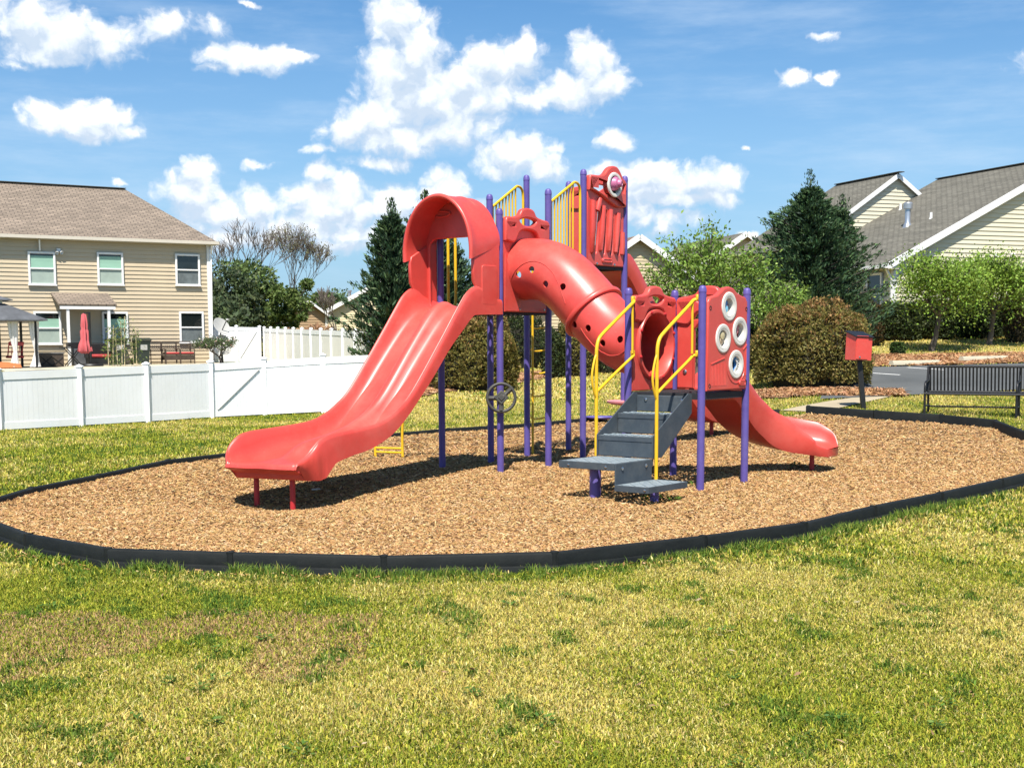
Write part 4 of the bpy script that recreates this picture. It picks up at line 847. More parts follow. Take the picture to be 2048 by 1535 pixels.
# ---- grey steps to the low deck
mL = (PT['L1']+PT['L3'])/2; st = None
RU = Matrix.Rotation(TH, 3, 'Z')
def sbox(m, w0, w1, v0, v1, z0, z1, bev=.008): m.box(W(mL, -(w0+w1)/2, (v0+v1)/2, (z0+z1)/2), (abs(w1-w0), abs(v1-v0), abs(z1-z0)), RU, bev)
def grip(m, w0, w1, v0, v1, z):
    """raised herringbone bars on a tread"""
    for a in np.arange(w0+.035, w1-.02, .05):
        for b in np.arange(v0+.05, v1-.03, .085):
            k = int(round((a-w0)/.05))+int(round((b-v0)/.085)); an = .6 if k % 2 else -.6
            m.box(W(mL, -a, b, z+.003), (.045, .016, .009), Matrix.Rotation(TH+an, 3, 'Z'), .003)
m = MB(); sbox(m, .004, .024, -.375, .375, .905, 1.10); sbox(m, .404, .424, -.375, .375, .665, .87); sbox(m, .804, .824, -.375, .375, .42, .63)
m.build('riser', 'stair', ps, 30)
STEP = MB(); stair = MB()
for sgn in (1, -1):
    stair.plate([(.0, .90), (.0, 1.12), (.08, 1.135), (.835, .665), (.835, .42), (.64, .42)], [], .014, W(mL, 0, sgn*.385, 0), Vector((*(-U), 0)), Vector((*(V*sgn), 0)), .003)
stair = stair.build('stair_stringers', 'stair', ps, 30)
for w0, z in ((.0, .90), (.40, .66)):
    m = MB(); sbox(m, w0+.41, w0+.43, -.375, .375, z-.06, z, .004); td = m.build('nosing', 'stair', ps, 30); m = MB(); perforate(m, lambda w, v, zz: W(mL, -w, v, zz), w0+.026, w0+.409, -.375, .375, 5, 9, z-.002, .6, .42, .17); m.build('tread', 'tread', td, 0)
    m = MB()
    for q_ in np.linspace(-.33, .33, 9): m.box(W(mL, -(w0+.33), q_, z+.004), (.03, .05, .012), RU, .004)
    for q_ in np.linspace(-.29, .29, 8): m.box(W(mL, -(w0+.22), q_, z+.004), (.03, .05, .012), RU, .004)
    m.build('grip', 'tread', td, 30)['kind'] = 'stuff'
# transfer platform and lower step
def tray(w0, w1, v0, v1, z0, z1, nu, nv):
    """a step: slotted tread in a folded rim"""
    m = MB(); sbox(m, w0, w0+.016, v0, v1, z0, z1, .003); sbox(m, w1-.016, w1, v0, v1, z0, z1, .003); sbox(m, w0+.017, w1-.017, v0, v0+.016, z0, z1, .003); sbox(m, w0+.017, w1-.017, v1-.016, v1, z0, z1, .003)
    o = m.build('transfer_step', 'stair', ps, 30); m = MB(); perforate(m, lambda w, v, z: W(mL, -w, v, z), w0+.017, w1-.017, v0+.017, v1-.017, nu, nv, z1-.002, .6, .42, .17); m.build('tread', 'tread', o, 0); return o
pf = tray(.80, 1.58, -.38, .38, .335, .415, 9, 9)
m = MB(); sbox(m, .85, 1.575, -.396, -.381, .14, .41, .003); m.build('skirt', 'stair', pf, 30)
for w_, v_ in ((1.45, -.399), (.98, -.399)):
    m = MB(); m.lathe([(.02, 0), (.02, .006), (.012, .012), (0, .013)], W(mL, -w_, v_, .355), Vector((*(-V), 0)), 12); m.build('bolt', 'steel', pf)
for v_ in (-.27, .24):
    m = MB(); m.lathe([(.014, 0), (.014, .006), (0, .01)], W(mL, -1.581, v_, .372), Vector((*(-U), 0)), 10); m.build('bolt', 'steel', pf)
m = MB(); m.lathe([(.066, -.12), (.066, .40)], W(mL, -1.36, .03, 0), n=20); m.build('leg', 'purple', pf)
ls = tray(.80, 1.60, -.84, -.398, .115, .185, 9, 5)
m = MB(); m.lathe([(.05, -.15), (.05, .17)], W(mL, -1.2, -.66, 0), n=18); m.build('leg', 'purple', ls)
m = MB(); m.lathe([(.014, 0), (.014, .006), (0, .01)], W(mL, -1.601, -.80, .15), Vector((*(-U), 0)), 10); m.build('bolt', 'steel', ls)
for v_ in (-.27, .24):
    m = MB(); m.lathe([(.02, 0), (.02, .008), (.01, .014), (0, .015)], W(mL, -.026, v_, 1.05), Vector((*(-U), 0)), 12); m.build('bolt', 'steel', stair)
for sgn in (1, -1):
    vv_ = sgn*.42; P = lambda w, z, dv=0: W(mL, -w, vv_+dv, z)
    top = [P(-.02, 2.22, sgn*.05), P(.02, 2.22), P(.08, 2.185), P(.14, 2.15)]
    main = catmull([P(-.02, 2.235, sgn*.06), P(.03, 2.22), P(.12, 2.165), P(.40, 2.0), P(.66, 1.845), P(.755, 1.77), P(.795, 1.66), P(.80, 1.5)], 5)+[P(.80, -.1)]
    m = MB(); m.tube(main, .021, 12); hr = m.build('handrail', 'yellow', ps)
    m = MB(); m.tube([P(.06, 2.19), P(.055, 1.9), P(.055, 1.60)], .015, 10); m.build('upright', 'yellow', hr)
    m = MB(); m.tube(catmull([P(-.02, 1.585, sgn*.05), P(.03, 1.575), P(.12, 1.525), P(.45, 1.35), P(.795, 1.16)], 4), .018, 10); m.build('lower_rail', 'yellow', hr)
    m = MB(); m.tube(catmull([P(.80, 1.60), P(.84, 1.53), P(.885, 1.38), P(.88, 1.26), P(.84, 1.15), P(.80, 1.08)], 5), .014, 10); m.build('hand_loop', 'yellow', hr)
    for z_ in (2.25, 1.60):
        m = MB(); m.box(P(-.005, z_, sgn*.035), (.06, .035, .075), RU, .008); m.build('bracket', 'yellow', hr)
# ---- curved single slide from the low deck
m3 = (PT['L2']+PT['L4'])/2
cp = catmull([(0, 0, 1.15), (.22, 0, 1.13), (.45, 0, .99), (.75, -.02, .77), (1.05, -.09, .59), (1.30, -.24, .47), (1.50, -.45, .41), (1.63, -.70, .365), (1.66, -.90, .335)], 7)
NS = len(cp); secs = []
dist = [0]
for i in range(1, NS): dist.append(dist[-1]+math.hypot(cp[i].x-cp[i-1].x, cp[i].y-cp[i-1].y))
Lt = dist[-1]
for i, p in enumerate(cp):
    a = cp[max(0, i-1)]; b = cp[min(NS-1, i+1)]; t = np.array([b.x-a.x, b.y-a.y]); t /= np.linalg.norm(t); nn = np.array([-t[1], t[0]]); s_ = dist[i]
    R = np.interp(s_, [0, .2, .45, 1.2, Lt-.5, Lt-.22, Lt-.08, Lt], [.10, .22, .28, .30, .31, .29, .17, .03]); un = np.interp(s_, [0, .3, .6, 1.2, Lt-.6, Lt], [.09, .14, .16, .15, .14, .10]); hw = .30 if s_ < Lt-.2 else .30*(1-.35*((s_-Lt+.2)/.2)**2.5)
    half = [(.86, -un), (.97, -un*.4), (1, R*.6), (1, R-.03), (.975, R-.006), (.93, R), (.89, R-.012), (.84, R*.66), (.76, R*.30), (.62, R*.07), (.4, 0), (.2, -.004)]
    kn_ = float(np.interp(s_, [0, Lt-.75, Lt-.35, Lt-.12], [1, 1, .50, .2]))            # the near rail sweeps down before the far one
    pts = [(-x, z*kn_ if z > 0 else z) for x, z in half]+[(0, -.005)]+[(x, z) for x, z in reversed(half)]
    secs.append([W(m3, p.x+nn[0]*x*hw, p.y+nn[1]*x*hw, p.z+z) for x, z in pts])
m = MB(); m.loft(secs); ss = m.build('curved_slide', 'red', ps, 50)
m = MB(); q = W(m3, 1.66, -.60, 0); m.lathe([(.033, -.2), (.033, .26)], q, n=16); m.build('leg', 'redsteel', ss)
# ---- straight slide from the tall tower, seen behind
m4 = (PT['P6']+PT['P8'])/2; secs = []
bB = smooth_tab([(0, 2.88), (.25, 2.87), (.45, 2.74), (.8, 2.36), (1.6, 1.50), (2.3, .85), (2.7, .62), (3.1, .52), (3.6, .47), (3.8, .45)])
for s_ in np.linspace(.02, 3.8, 50):
    b = bB(s_); R = np.interp(s_, [0, .3, .6, 3.2, 3.6, 3.8], [.1, .22, .24, .22, .12, .02]); hw = .33; un = np.interp(s_, [0, .3, 1, 2.4, 3.8], [.08, .12, .16, .16, .14])
    half = [(.9, -un), (1, 0), (1, R-.03), (.975, R-.006), (.93, R), (.89, R-.012), (.84, R*.6), (.74, R*.25), (.55, R*.05), (.25, 0)]
    pts = [(-x, z) for x, z in half]+[(x, z) for x, z in reversed(half)]; secs.append([W(m4, s_, x*hw-.08, b+z) for x, z in pts])
m = MB(); m.loft(secs); sb = m.build('tall_slide', 'red', ps, 50)
m = MB(); m.lathe([(.035, -.1), (.035, .36)], W(m4, 3.35, -.06, .02), n=14); m.build('leg', 'redsteel', sb)
# ---- loop ladder on the back of the tall tower
A_, B_ = np.array([.32, 20.62]), np.array([.60, 20.96]); out = V*.0
m = MB(); m.tube([v3(A_, -.05), v3(A_, 2.9), v3(A_, 3.35)], .017, 10); ld = m.build('loop_ladder', 'yellow', ps)
m = MB(); m.tube([v3(B_, -.05), v3(B_, 3.35)], .017, 10); m.build('side_pole', 'yellow', ld)
for k in range(8):
    z = .62+.345*k; pts = []
    for t in np.linspace(0, PI, 12): q = A_+(B_-A_)*(.5-.5*math.cos(t)); q = q+V*(.10*math.sin(t)); pts.append(v3(q, z-.055*math.sin(t)))
    m = MB(); m.tube(pts, .013, 8); m.build('rung', 'yellow', ld)
# ---- arch climber at the back left
Lg = [np.array([-2.03, 20.12]), np.array([-1.61, 19.94])]; tops = [W(PT['P2'], .28, .02, 0), W(PT['P2'], .62, .02, 0)]
arcs = []
for g0, tp in zip(Lg, tops):
    tp2 = np.array([tp.x, tp.y]); d = tp2-g0; pth = catmull([(*g0, -.05), (*(g0), .5), (*(g0+d*.08), 1.1), (*(g0+d*.3), 1.75), (*(g0+d*.6), 2.12), (*(g0+d*.85), 2.2), (*tp2, 2.17)], 6); arcs.append(pth)
m = MB(); m.tube(arcs[0], .02, 10); ac = m.build('arch_climber', 'yellow', ps); m = MB(); m.tube(arcs[1], .02, 10); m.build('side_pole', 'yellow', ac)
for k in range(3, len(arcs[0])-3, 4): m = MB(); m.tube([arcs[0][k], arcs[1][k]], .015, 8); m.build('rung', 'yellow', ac)
m = MB(); m.tube([arcs[0][2].lerp(arcs[0][3], .35)*1.0, arcs[1][2].lerp(arcs[1][3], .35)], .015, 8); m.build('rung', 'yellow', ac)
mP = (PT['P2']+PT['P3'])/2
pts = catmull([W(mP, -.10, .10, 3.45), W(mP, -.10, .10, 2.9), W(mP, -.10, .10, 2.36), W(mP, -.12, .10, 2.26), W(mP, -.175, .10, 2.235), W(mP, -.23, .10, 2.27), W(mP, -.25, .10, 2.38), W(mP, -.25, .10, 2.9), W(mP, -.25, .10, 3.45)], 5)
m = MB(); m.tube(pts, .02, 10); m.build('grab_bar', 'yellow', ps)
# ---- steering wheel on the front post
wc = Vector((-.135, 17.68, 1.024)); ax = Vector((.10, -1, .12)).normalized(); xx = Vector((1, .1, 0)).normalized(); yy = ax.cross(xx)*-1
if yy.z < 0: yy = -yy
m = MB(); m.tube([wc+(xx*math.cos(t)+yy*math.sin(t))*.182 for t in np.linspace(0, 2*PI, 40, endpoint=False)], .0215, 10, closed=True); sw = m.build('steering_wheel', 'wheel', ps)
for a in (40, 182, 268):
    a = math.radians(a); d = xx*math.cos(a)+yy*math.sin(a); m = MB(); m.tube([wc-ax*.01+d*.03, wc-ax*.012+d*.10, wc+d*.175], .02, 8, rr=[.042, .028, .034]); m.build('spoke', 'wheel', sw)
m = MB(); m.plate([(0, -.098), (.098, 0), (0, .098), (-.098, 0)], [], .035, wc+ax*.008, xx, ax, .01, yd=yy); m.plate([(0, -.045), (.045, 0), (0, .045), (-.045, 0)], [], .012, wc+ax*.03, xx, ax, .004, yd=yy); m.build('hub', 'wheel', sw)
m = MB(); m.tube([wc, wc-ax*.16], .03, 12); m.build('shaft', 'wheel', sw)
# ---- play tables
m = MB(); m.lathe([(.05, .78), (.20, .80), (.27, .825), (.275, .85), (.25, .86), (0, .862)], v3(PT['P8'], 0)+Vector((.02, 0, 0)), n=32); m.build('play_table', 'pinkred', ps)

# ------------------------------------------------------------------ small things inside and beside the play area
def gpt(x, y, dz=0.): return Vector((x, y, float(gz(x, y))+dz))
q = ghit(1200, 853); t = thing('balance_spinner', gpt(q[0], q[1]), 'low round purple disc on a yellow base beside the far edge of the wood chips', 'spinner')
m = MB(); m.lathe([(.05, .13), (.20, .15), (.265, .17), (.28, .19), (.27, .205), (.1, .21), (0, .21)], base_of(t), n=32); m.build('seat', 'purple', t)
m = MB(); m.lathe([(.06, .0), (.045, .06), (.045, .14)], base_of(t), n=14); m.build('stem', 'dark', t); m = MB(); m.lathe([(.30, -.02), (.31, .02), (.27, .05), (.08, .06), (0, .06)], base_of(t), n=28); m.build('base', 'yellow', t)
# red box on a leaning black post
b0 = ghit(1728, 817); t = thing('box_on_post', Vector(b0), 'red box with a sloping black lid on a leaning black post behind the border', 'box')
B = Vector(b0); tp = Vector(atY(1719, 716, b0[1]+.02)); sc = b0[1]/FPX
m = MB(); d = (tp-B); m.box(B+d*.5-Vector((0, 0, .1)), (.095, .095, d.length+.2), Vector((0, 0, 1)).rotation_difference(d).to_matrix(), .006); m.build('post', 'black', t)
Rz = Matrix.Rotation(math.radians(24), 3, 'Z') @ Matrix.Rotation(math.radians(2.5), 3, 'Y')
bc = Vector(atY(1717.5, 695, b0[1])); bw, bh = .385, 49*sc
m = MB(); hw, hd = .2, .16
ol = [(-hw, -bh/2), (hw, -bh/2), (hw, bh/2-.0), (-hw, bh/2)]
vs = []
for yy_ in (-hd, hd):
    for x, z in ((-hw, -bh/2), (hw, -bh/2), (hw, bh/2), (-hw, bh/2)): vs.append(bc+Rz @ Vector((x, yy_, z+(.0 if z < 0 else (.05*(yy_/hd))))))
m.add(vs, [(0, 1, 2, 3), (4, 5, 6, 7), (0, 1, 5, 4), (1, 2, 6, 5), (2, 3, 7, 6), (3, 0, 4, 7)]); bx = m.build('box_body', 'red', t, 0)
m = MB(); m.box(bc+Rz @ Vector((-.045, -hd-.008, -.0)), (.29, .012, bh*.94), Rz, .004); dr = m.build('door', 'red', bx, 30)
m = MB(); m.box(bc+Rz @ Vector((0, 0, bh/2+.02)), (.46, .40, .022), Rz @ Matrix.Rotation(math.radians(17), 3, 'X'), .004); m.build('lid', 'black', t, 30)
m = MB(); m.lathe([(.022, 0), (.022, .006), (.008, .014), (0, .014)], bc+Rz @ Vector((-.10, -hd-.014, -bh/2+.055)), Rz @ Vector((0, -1, 0)), 14); m.build('latch', 'steel', bx)
# black slatted bench
f1 = ghit(1848.5, 829.5); f2 = ghit(2032, 837)
a = np.array(f1[:2]); b = np.array(f2[:2]); L_ = np.linalg.norm(b-a); d = (b-a)/L_; fr = np.array([-d[1], d[0]])
if fr[0] > 0: fr = -fr
z0 = (float(gz(*a))+float(gz(*b)))/2; bn = thing('park_bench', v3((a+b)/2, z0), 'long black metal bench with a vertical slat back on the grass by the car park', 'bench')
P = lambda s, f_, z: Vector((a[0]+d[0]*s+fr[0]*f_, a[1]+d[1]*s+fr[1]*f_, z0+z))
for s_ in (0, L_):
    m = MB(); m.tube([P(s_, 0, -.08), P(s_, 0, .50)]+catmull([P(s_, 0, .52), P(s_, -.02, .60), P(s_, -.09, .65), P(s_, -.2, .66), P(s_, -.42, .68)], 4), .024, 10); lg = m.build('side_frame', 'black', bn)
    m = MB(); m.tube([P(s_, -.48, -.08), P(s_, -.40, .40), P(s_, -.44, .62), P(s_, -.52, .93)], .024, 10); m.build('rear_leg', 'black', lg)
    for z in (.19, .43): m = MB(); m.tube([P(s_, 0, z), P(s_, -.43, z)], .018, 8); m.build('side_bar', 'black', lg)
m = MB()
for q in np.linspace(.03, L_+.55, 46): m.tube([P(q, .0, .44), P(q, -.1, .455), P(q, -.4, .44)], .012, 6)
m.tube([P(-.02, .01, .43), P(L_+.55, .01, .43)], .022, 8); m.tube([P(-.02, -.41, .42), P(L_+.55, -.41, .42)], .022, 8); m.build('seat', 'black', bn)
Rb = Matrix.Rotation(math.atan2(d[1], d[0]), 3, 'Z') @ Matrix.Rotation(math.radians(12), 3, 'X')
m = MB(); nsl = 34
for q in np.linspace(.02, L_+.55, nsl): m.box((P(q, -.43, .44)+P(q, -.53, .94))/2, (.032, .008, .50), Matrix.Rotation(math.atan2(d[1], d[0]), 3, 'Z') @ Matrix.Rotation(math.radians(-11 if np.cross(d, fr) > 0 else 11), 3, 'X'))
m.tube([P(-.03, -.53, .945), P(L_+.58, -.53, .945)], .026, 8); m.tube([P(-.03, -.42, .46), P(L_+.58, -.42, .46)], .022, 8); m.tube([P(-.03, -.42, .46), P(-.03, -.53, .945)], .024, 8); m.build('backrest', 'black', bn)
m = MB(); m.tube([P(0, -.44, .17), P(L_, -.44, .17)], .018, 8); m.build('stretcher', 'black', bn)
# weeds in the chips
def weed(px, py, n, r, hh, lab, cat='weed'):
    q = ghit(px, py); N_ = n; th = RNG.random(N_)*2*PI; rr = r*np.sqrt(RNG.random(N_)); c = np.stack([q[0]+rr*np.cos(th), q[1]+rr*np.sin(th)*.8, q[2]+hh*RNG.random(N_)*(1-rr/r*.6)+.01], 1)
    d = unit(np.stack([np.cos(th), np.sin(th), RNG.uniform(-.1, .9, N_)], 1)); o = leaves('weed', c, d, rnd_dir(N_)*.4+np.array([0, 0, 1]), RNG.uniform(.03, .075, N_), RNG.uniform(.012, .028, N_), tints(N_, [(.07, .16, .02), (.12, .22, .03), (.20, .26, .05)], [2, 2, 1]), 'leaf'); tag(o, lab, cat)
weed(1322, 1004, 150, .22, .14, 'straggly green weed under the lower grey step')
weed(1190, 995, 70, .14, .12, 'small weed beside the purple leg of the transfer platform')
weed(1590, 938, 60, .11, .13, 'broad leaved weed in the shade of the curved slide')
weed(1428, 1060, 80, .10, .05, 'flat green weed among the chips near the front timbers')
weed(1385, 975, 30, .08, .09, 'tiny weed at the foot of the low tower front post')
# white splinter
q = ghit(632, 978, .03); m = MB(); m.box(q, (.11, .035, .02), Matrix.Rotation(.5, 3, 'Z'), .008); tag(m.build('white_stone', 'ringw'), 'small pale stone lying in the shadow of the double slide', 'stone')

# ------------------------------------------------------------------ buildings
def siding(o, d, n, z0, z1, srange, lap, m, root, name='wall', holes=()):
    """lapped boards: each board leans out at its lower edge; srange(z) gives the wall's extent along d at height z"""
    o = np.array(o); d = np.array(d); n = np.array(n); mb = MB(); z = z0
    P = lambda s, k, zz: (*(o+d*s+n*k), zz)
    while z < z1-.01:
        zt = min(z+lap, z1)
        (a0, a1), (b0, b1) = srange(z), srange(zt)
        if a1-a0 > .02:
            mb.add([P(a0, .036, z), P(a1, .036, z), P(b1, .006, zt), P(b0, .006, zt), P(a0, -.01, z), P(a1, -.01, z)], [(0, 1, 2, 3), (4, 5, 1, 0)])
        z = zt
    return mb.build(name, m, root, 0)
def roof(polys, m, root, th=.14, name='roof'):
    me = bpy.data.meshes.new(name); vs, fs, uv = [], [], []; off = base_of(root)
    for poly, ud in polys:
        poly = [Vector(p) for p in poly]; ud = Vector(ud).normalized(); nr = (poly[1]-poly[0]).cross(poly[2]-poly[1]).normalized()
        if nr.z < 0: nr = -nr
        vd = nr.cross(ud).normalized(); b = len(vs); k = len(poly); vs += [p-off for p in poly]+[p-off-nr*th for p in poly]
        F = [tuple(range(b, b+k)), tuple(range(b+2*k-1, b+k-1, -1))]+[(b+i, b+(i+1) % k, b+k+(i+1) % k, b+k+i) for i in range(k)]
        fs += F
        for f in F: uv += [((vs[i]+off).dot(ud), (vs[i]+off).dot(vd)) for i in f]
    me.from_pydata(vs, [], fs); l = me.uv_layers.new(name='UVMap')
    for i, q in enumerate(uv): l.data[i].uv = q
    me.materials.append(M[m]); me.update(); o = bpy.data.objects.new(name, me); COL.objects.link(o); o.parent = root; return o
def bar(root, name, pts, w, h, m, up=(0, 0, 1)):
    """a straight board through the given points"""
    mb = MB()
    for a, b in zip(pts[:-1], pts[1:]):
        a, b = Vector(a), Vector(b); t = (b-a).normalized(); x = t.cross(Vector(up)).normalized(); y = x.cross(t)
        mb.add([p+x*i*w/2+y*j*h/2 for p in (a, b) for i, j in ((-1, -1), (1, -1), (1, 1), (-1, 1))], [(0, 1, 2, 3), (4, 5, 6, 7), (0, 1, 5, 4), (1, 2, 6, 5), (2, 3, 7, 6), (3, 0, 4, 7)])
    return mb.build(name, m, root, 0)
def window(root, c, d, n, w, h, up='blind', lo='screen', top=.28):
    """double hung window, c = centre on the wall"""
    d = Vector((*d, 0)); n = Vector((*n, 0)); c = Vector(c)+n*.045; m = MB(); f = .085
    m.plate(rrect(-w/2-f, -h/2-f, w/2+f, h/2+f, .01, 1), [[(-w/2, .03), (w/2, .03), (w/2, h/2), (-w/2, h/2)], [(-w/2, -h/2), (w/2, -h/2), (w/2, -.03), (-w/2, -.03)]], .09, c, d, n, .01, off=.03)
    o = m.build('window', 'trim', root, 0); R = Matrix.Rotation(math.atan2(d.y, d.x), 3, 'Z')
    def pane(z0, z1, mm, nm, dep=-.002):
        b = MB(); b.box(c+Vector((0, 0, (z0+z1)/2))+n*(.012+dep), (w+.02, .02, z1-z0), R); return b.build(nm, mm, o, 0)
    zt = h/2-(h/2-.03)*top
    if up: pane(.03, zt, up, 'blind'); pane(zt, h/2, 'glass', 'pane')
    else: pane(.03, h/2, 'glass', 'pane')
    pane(-h/2, -.03, lo or 'glass', 'pane', -.004)
    b = MB(); b.box(c+n*.05-Vector((0, 0, h/2+f-.01)), (w+2*f+.06, .09, .05), R, .006); b.build('sill', 'trim', o, 0)
    return o
def onfac(px, o_=0.):
    """plan point where the view column px meets the left house's facade line moved out by o_"""
    A = FA+FN*o_; t = (px-1024)/FPX; s = (t*A[1]-A[0])/(FD[0]-t*FD[1]); return A+FD*s, s
FA = np.array([-19.97, 57.]); FD = np.array([.852, .523]); FD /= np.linalg.norm(FD); FN = np.array([FD[1], -FD[0]])
ZB, ZE = .86, 6.12
hl = thing('apartment_house', (*(FA+FD*2), ZB), 'tan two storey house with brown shingle hip roof on the left', 'house')
S0, S1 = -12., 7.62
siding(FA, FD, FN, ZB-.3, ZE, lambda z: (S0, S1), .172, 'sidingL', hl)
E1 = FA+FD*S1
siding(E1, -FN, FD, ZB-.3, ZE, lambda z: (0, 8.), .172, 'sidingL', hl)
back = MB(); back.box((*(FA-FN*4.2+FD*((S0+S1)/2)), (ZB+ZE)/2), (S1-S0-.2, 7.6, ZE-ZB), Matrix.Rotation(math.atan2(FD[1], FD[0]), 3, 'Z')); back.build('inner_wall', 'sidingL', hl, 0)
bar(hl, 'corner_trim', [(*(E1+FN*.02), ZB-.3), (*(E1+FN*.02), ZE)], .14, .14, 'trim', (FN[0], FN[1], 0))
ov = .33; zr = 8.74; q = lambda s, k, z: (*(FA+FD*s+FN*k), z)
zE = ZE+.06
roof([([q(S0, ov, zE), q(S1+ov, ov, zE), q(5.15, -4., zr), q(S0, -4., zr)], (*FD, 0)), ([q(S1+ov, ov, zE), q(S1+ov, -8.-ov, zE), q(5.15, -4., zr)], (*(-FN), 0)), ([q(S1+ov, -8-ov, zE), q(S0, -8-ov, zE), q(S0, -4., zr), q(5.15, -4., zr)], (*FD, 0))], 'roofL', hl)
bar(hl, 'ridge_cap', [q(S0, -4, zr+.04), q(5.2, -4, zr+.015)], .30, .03, 'roofR')
bar(hl, 'gutter', [q(S0, ov+.05, ZE+.0), q(S1+ov+.02, ov+.05, ZE+.0)], .12, .13, 'gutter'); bar(hl, 'gutter', [q(S1+ov+.05, ov, ZE), q(S1+ov+.05, -8.4, ZE)], .12, .13, 'gutter')
bar(hl, 'soffit', [q(S0, ov/2, ZE-.075), q(S1+ov, ov/2, ZE-.075)], ov, .03, 'soffit')
bar(hl, 'downspout', [q(S1+.1, ov-.05, ZE-.08), q(S1+.12, .10, ZE-.45), q(S1+.06, .08, ZB)], .07, .06, 'trim')
def facz(px, py, o_=0.): p, s = onfac(px, o_); r = ray(px, py); return HC+r[2]*p[1]/r[1]
WIN = [(-50, 534, 'u'), (-50, 659, 'u'), (-190, 531, 'd'), (96.5, 537, 'u'), (231.5, 538, 'u'), (384, 540, 'd'), (103, 656, 'u'), (237, 656, 'u'), (388.5, 654.5, 'd')]
for i, (px, py, k) in enumerate(WIN):
    p, s = onfac(px); z = facz(px, py); window(hl, (*p, z), FD, FN, .94, 1.22, 'blind' if k == 'u' else None, 'screen' if k == 'u' else 'screend', .15 if py < 600 else .38)
# small porch roof with two posts
p0, s0 = onfac(120, 0); p1, s1 = onfac(216, 0); zt = facz(168, 585); zb_ = facz(168, 608, 1.2)
pr = roof([([q(s0-.15, 1.35, zb_), q(s1+.2, 1.35, zb_), q(s1+.2, 0, zt), q(s0-.15, 0, zt)], (*FD, 0))], 'roofL', hl, .08, 'porch_roof')
bar(pr, 'porch_beam', [q(s0-.1, 1.25, zb_-.13), q(s1+.15, 1.25, zb_-.13)], .12, .16, 'trim')
for s_ in (s0+.22, s1-.12): bar(pr, 'porch_post', [q(s_, 1.22, ZB-.1), q(s_, 1.22, zb_-.2)], .11, .11, 'trim', (FN[0], FN[1], 0))
p, s = onfac(148); bar(hl, 'door', [q(s, .03, ZB), q(s, .03, ZB+2.05)], .9, .05, 'sidingL', (FN[0], FN[1], 0)) if 0 else None
p, s = onfac(131); zf = facz(131, 500); m = MB(); m.box(q(s, .05, zf), (.16, .08, .14), Matrix.Rotation(math.atan2(FD[1], FD[0]), 3, 'Z'), .01); fl = m.build('flood_light', 'trim', hl)
for k in (-.07, .07): m = MB(); m.lathe([(.04, 0), (.075, .13), (.07, .135), (.03, .06)], q(s+k, .09, zf-.05), (FN[0]+k*4, FN[1], -.75), 14); m.build('lamp_head', 'trim', fl)
p, s = onfac(92); bar(hl, 'vent_pipe', [q(s, .25, ZE-.1), q(s+.03, .1, ZE-.55)], .06, .06, 'trim')
rv = np.array(atY(164, 455, 60.5)); m = MB(); m.lathe([(.10, -.5), (.085, .0), (.04, .02), (.04, .30), (0, .30)], rv, n=12); m.build('roof_vent', 'duct', hl)
# ---- right hand single storey house with a long gable
GE = np.array([-.35, .937]); GE /= np.linalg.norm(GE); GG = np.array([GE[1], -GE[0]])
C0 = np.array([13.95, 50.]); hr = thing('gable_house', (*C0, 1.9), 'cream single storey house with long grey roof behind the hedge on the right', 'house')
ZR0, SLP, HWD = 4.66, .507, 8.0; zridge = ZR0+SLP*HWD
GNORM = -GE
siding(C0, GG, GNORM, 1.5, zridge-.15, lambda z: (0, 16.) if z < ZR0 else (max(0, (z-ZR0)/SLP), 16-(z-ZR0)/SLP), .165, 'sidingR', hr)
siding(C0, GE, -GG, 1.4, ZR0-.15, lambda z: (0, 7.8), .165, 'sidingR', hr)
m = MB(); m.box((*(C0+GG*8+GE*4.1), 3.05), (15.8, 7.6, 3.1), Matrix.Rotation(math.atan2(GG[1], GG[0]), 3, 'Z')); m.build('inner_wall', 'sidingR', hr, 0)
g = lambda s, e, z: (*(C0+GG*s+GE*e), z)
roof([([g(-.45, -.25, ZR0-.2), g(-.45, 8.0, ZR0-.2), g(HWD, 8.0, zridge), g(HWD, -.25, zridge)], (*GE, 0)), ([g(16.45, -.25, ZR0-.2), g(16.45, 8.0, ZR0-.2), g(HWD, 8.0, zridge), g(HWD, -.25, zridge)], (*GE, 0))], 'roofR', hr)
bar(hr, 'rake_board', [g(-.47, -.27, ZR0-.27), g(HWD, -.27, zridge-.07)], .04, .24, 'trim'); bar(hr, 'rake_board', [g(16.47, -.27, ZR0-.27), g(HWD, -.27, zridge-.07)], .04, .24, 'trim')
bar(hr, 'ridge_cap', [g(HWD, -.36, zridge+.03), g(HWD, 8.0, zridge+.012)], .28, .03, 'roofR')
bar(hr, 'gutter', [g(-.52, -.3, ZR0-.26), g(-.52, 8, ZR0-.26)], .12, .13, 'trim'); bar(hr, 'soffit', [g(-.22, -.3, ZR0-.34), g(-.22, 8, ZR0-.34)], .46, .03, 'soffit')
bar(hr, 'corner_trim', [g(0, -.03, 1.4), g(0, -.03, ZR0-.2)], .15, .15, 'trim', (*GE, 0)); bar(hr, 'downspout', [g(-.42, -.12, ZR0-.32), g(-.14, -.08, ZR0-.75), g(-.10, -.08, 1.6)], .08, .07, 'trim')
bar(hr, 'soffit', [g(-.3, -.12, ZR0-.26), g(HWD, -.12, zridge-.2)], .24, .03, 'soffit')
wp = C0+GE*1.05; window(hr, (*(wp), HC+(683-592)*wp[1]/FPX), -GE, -GG, .8, 1.35, None, 'glass')
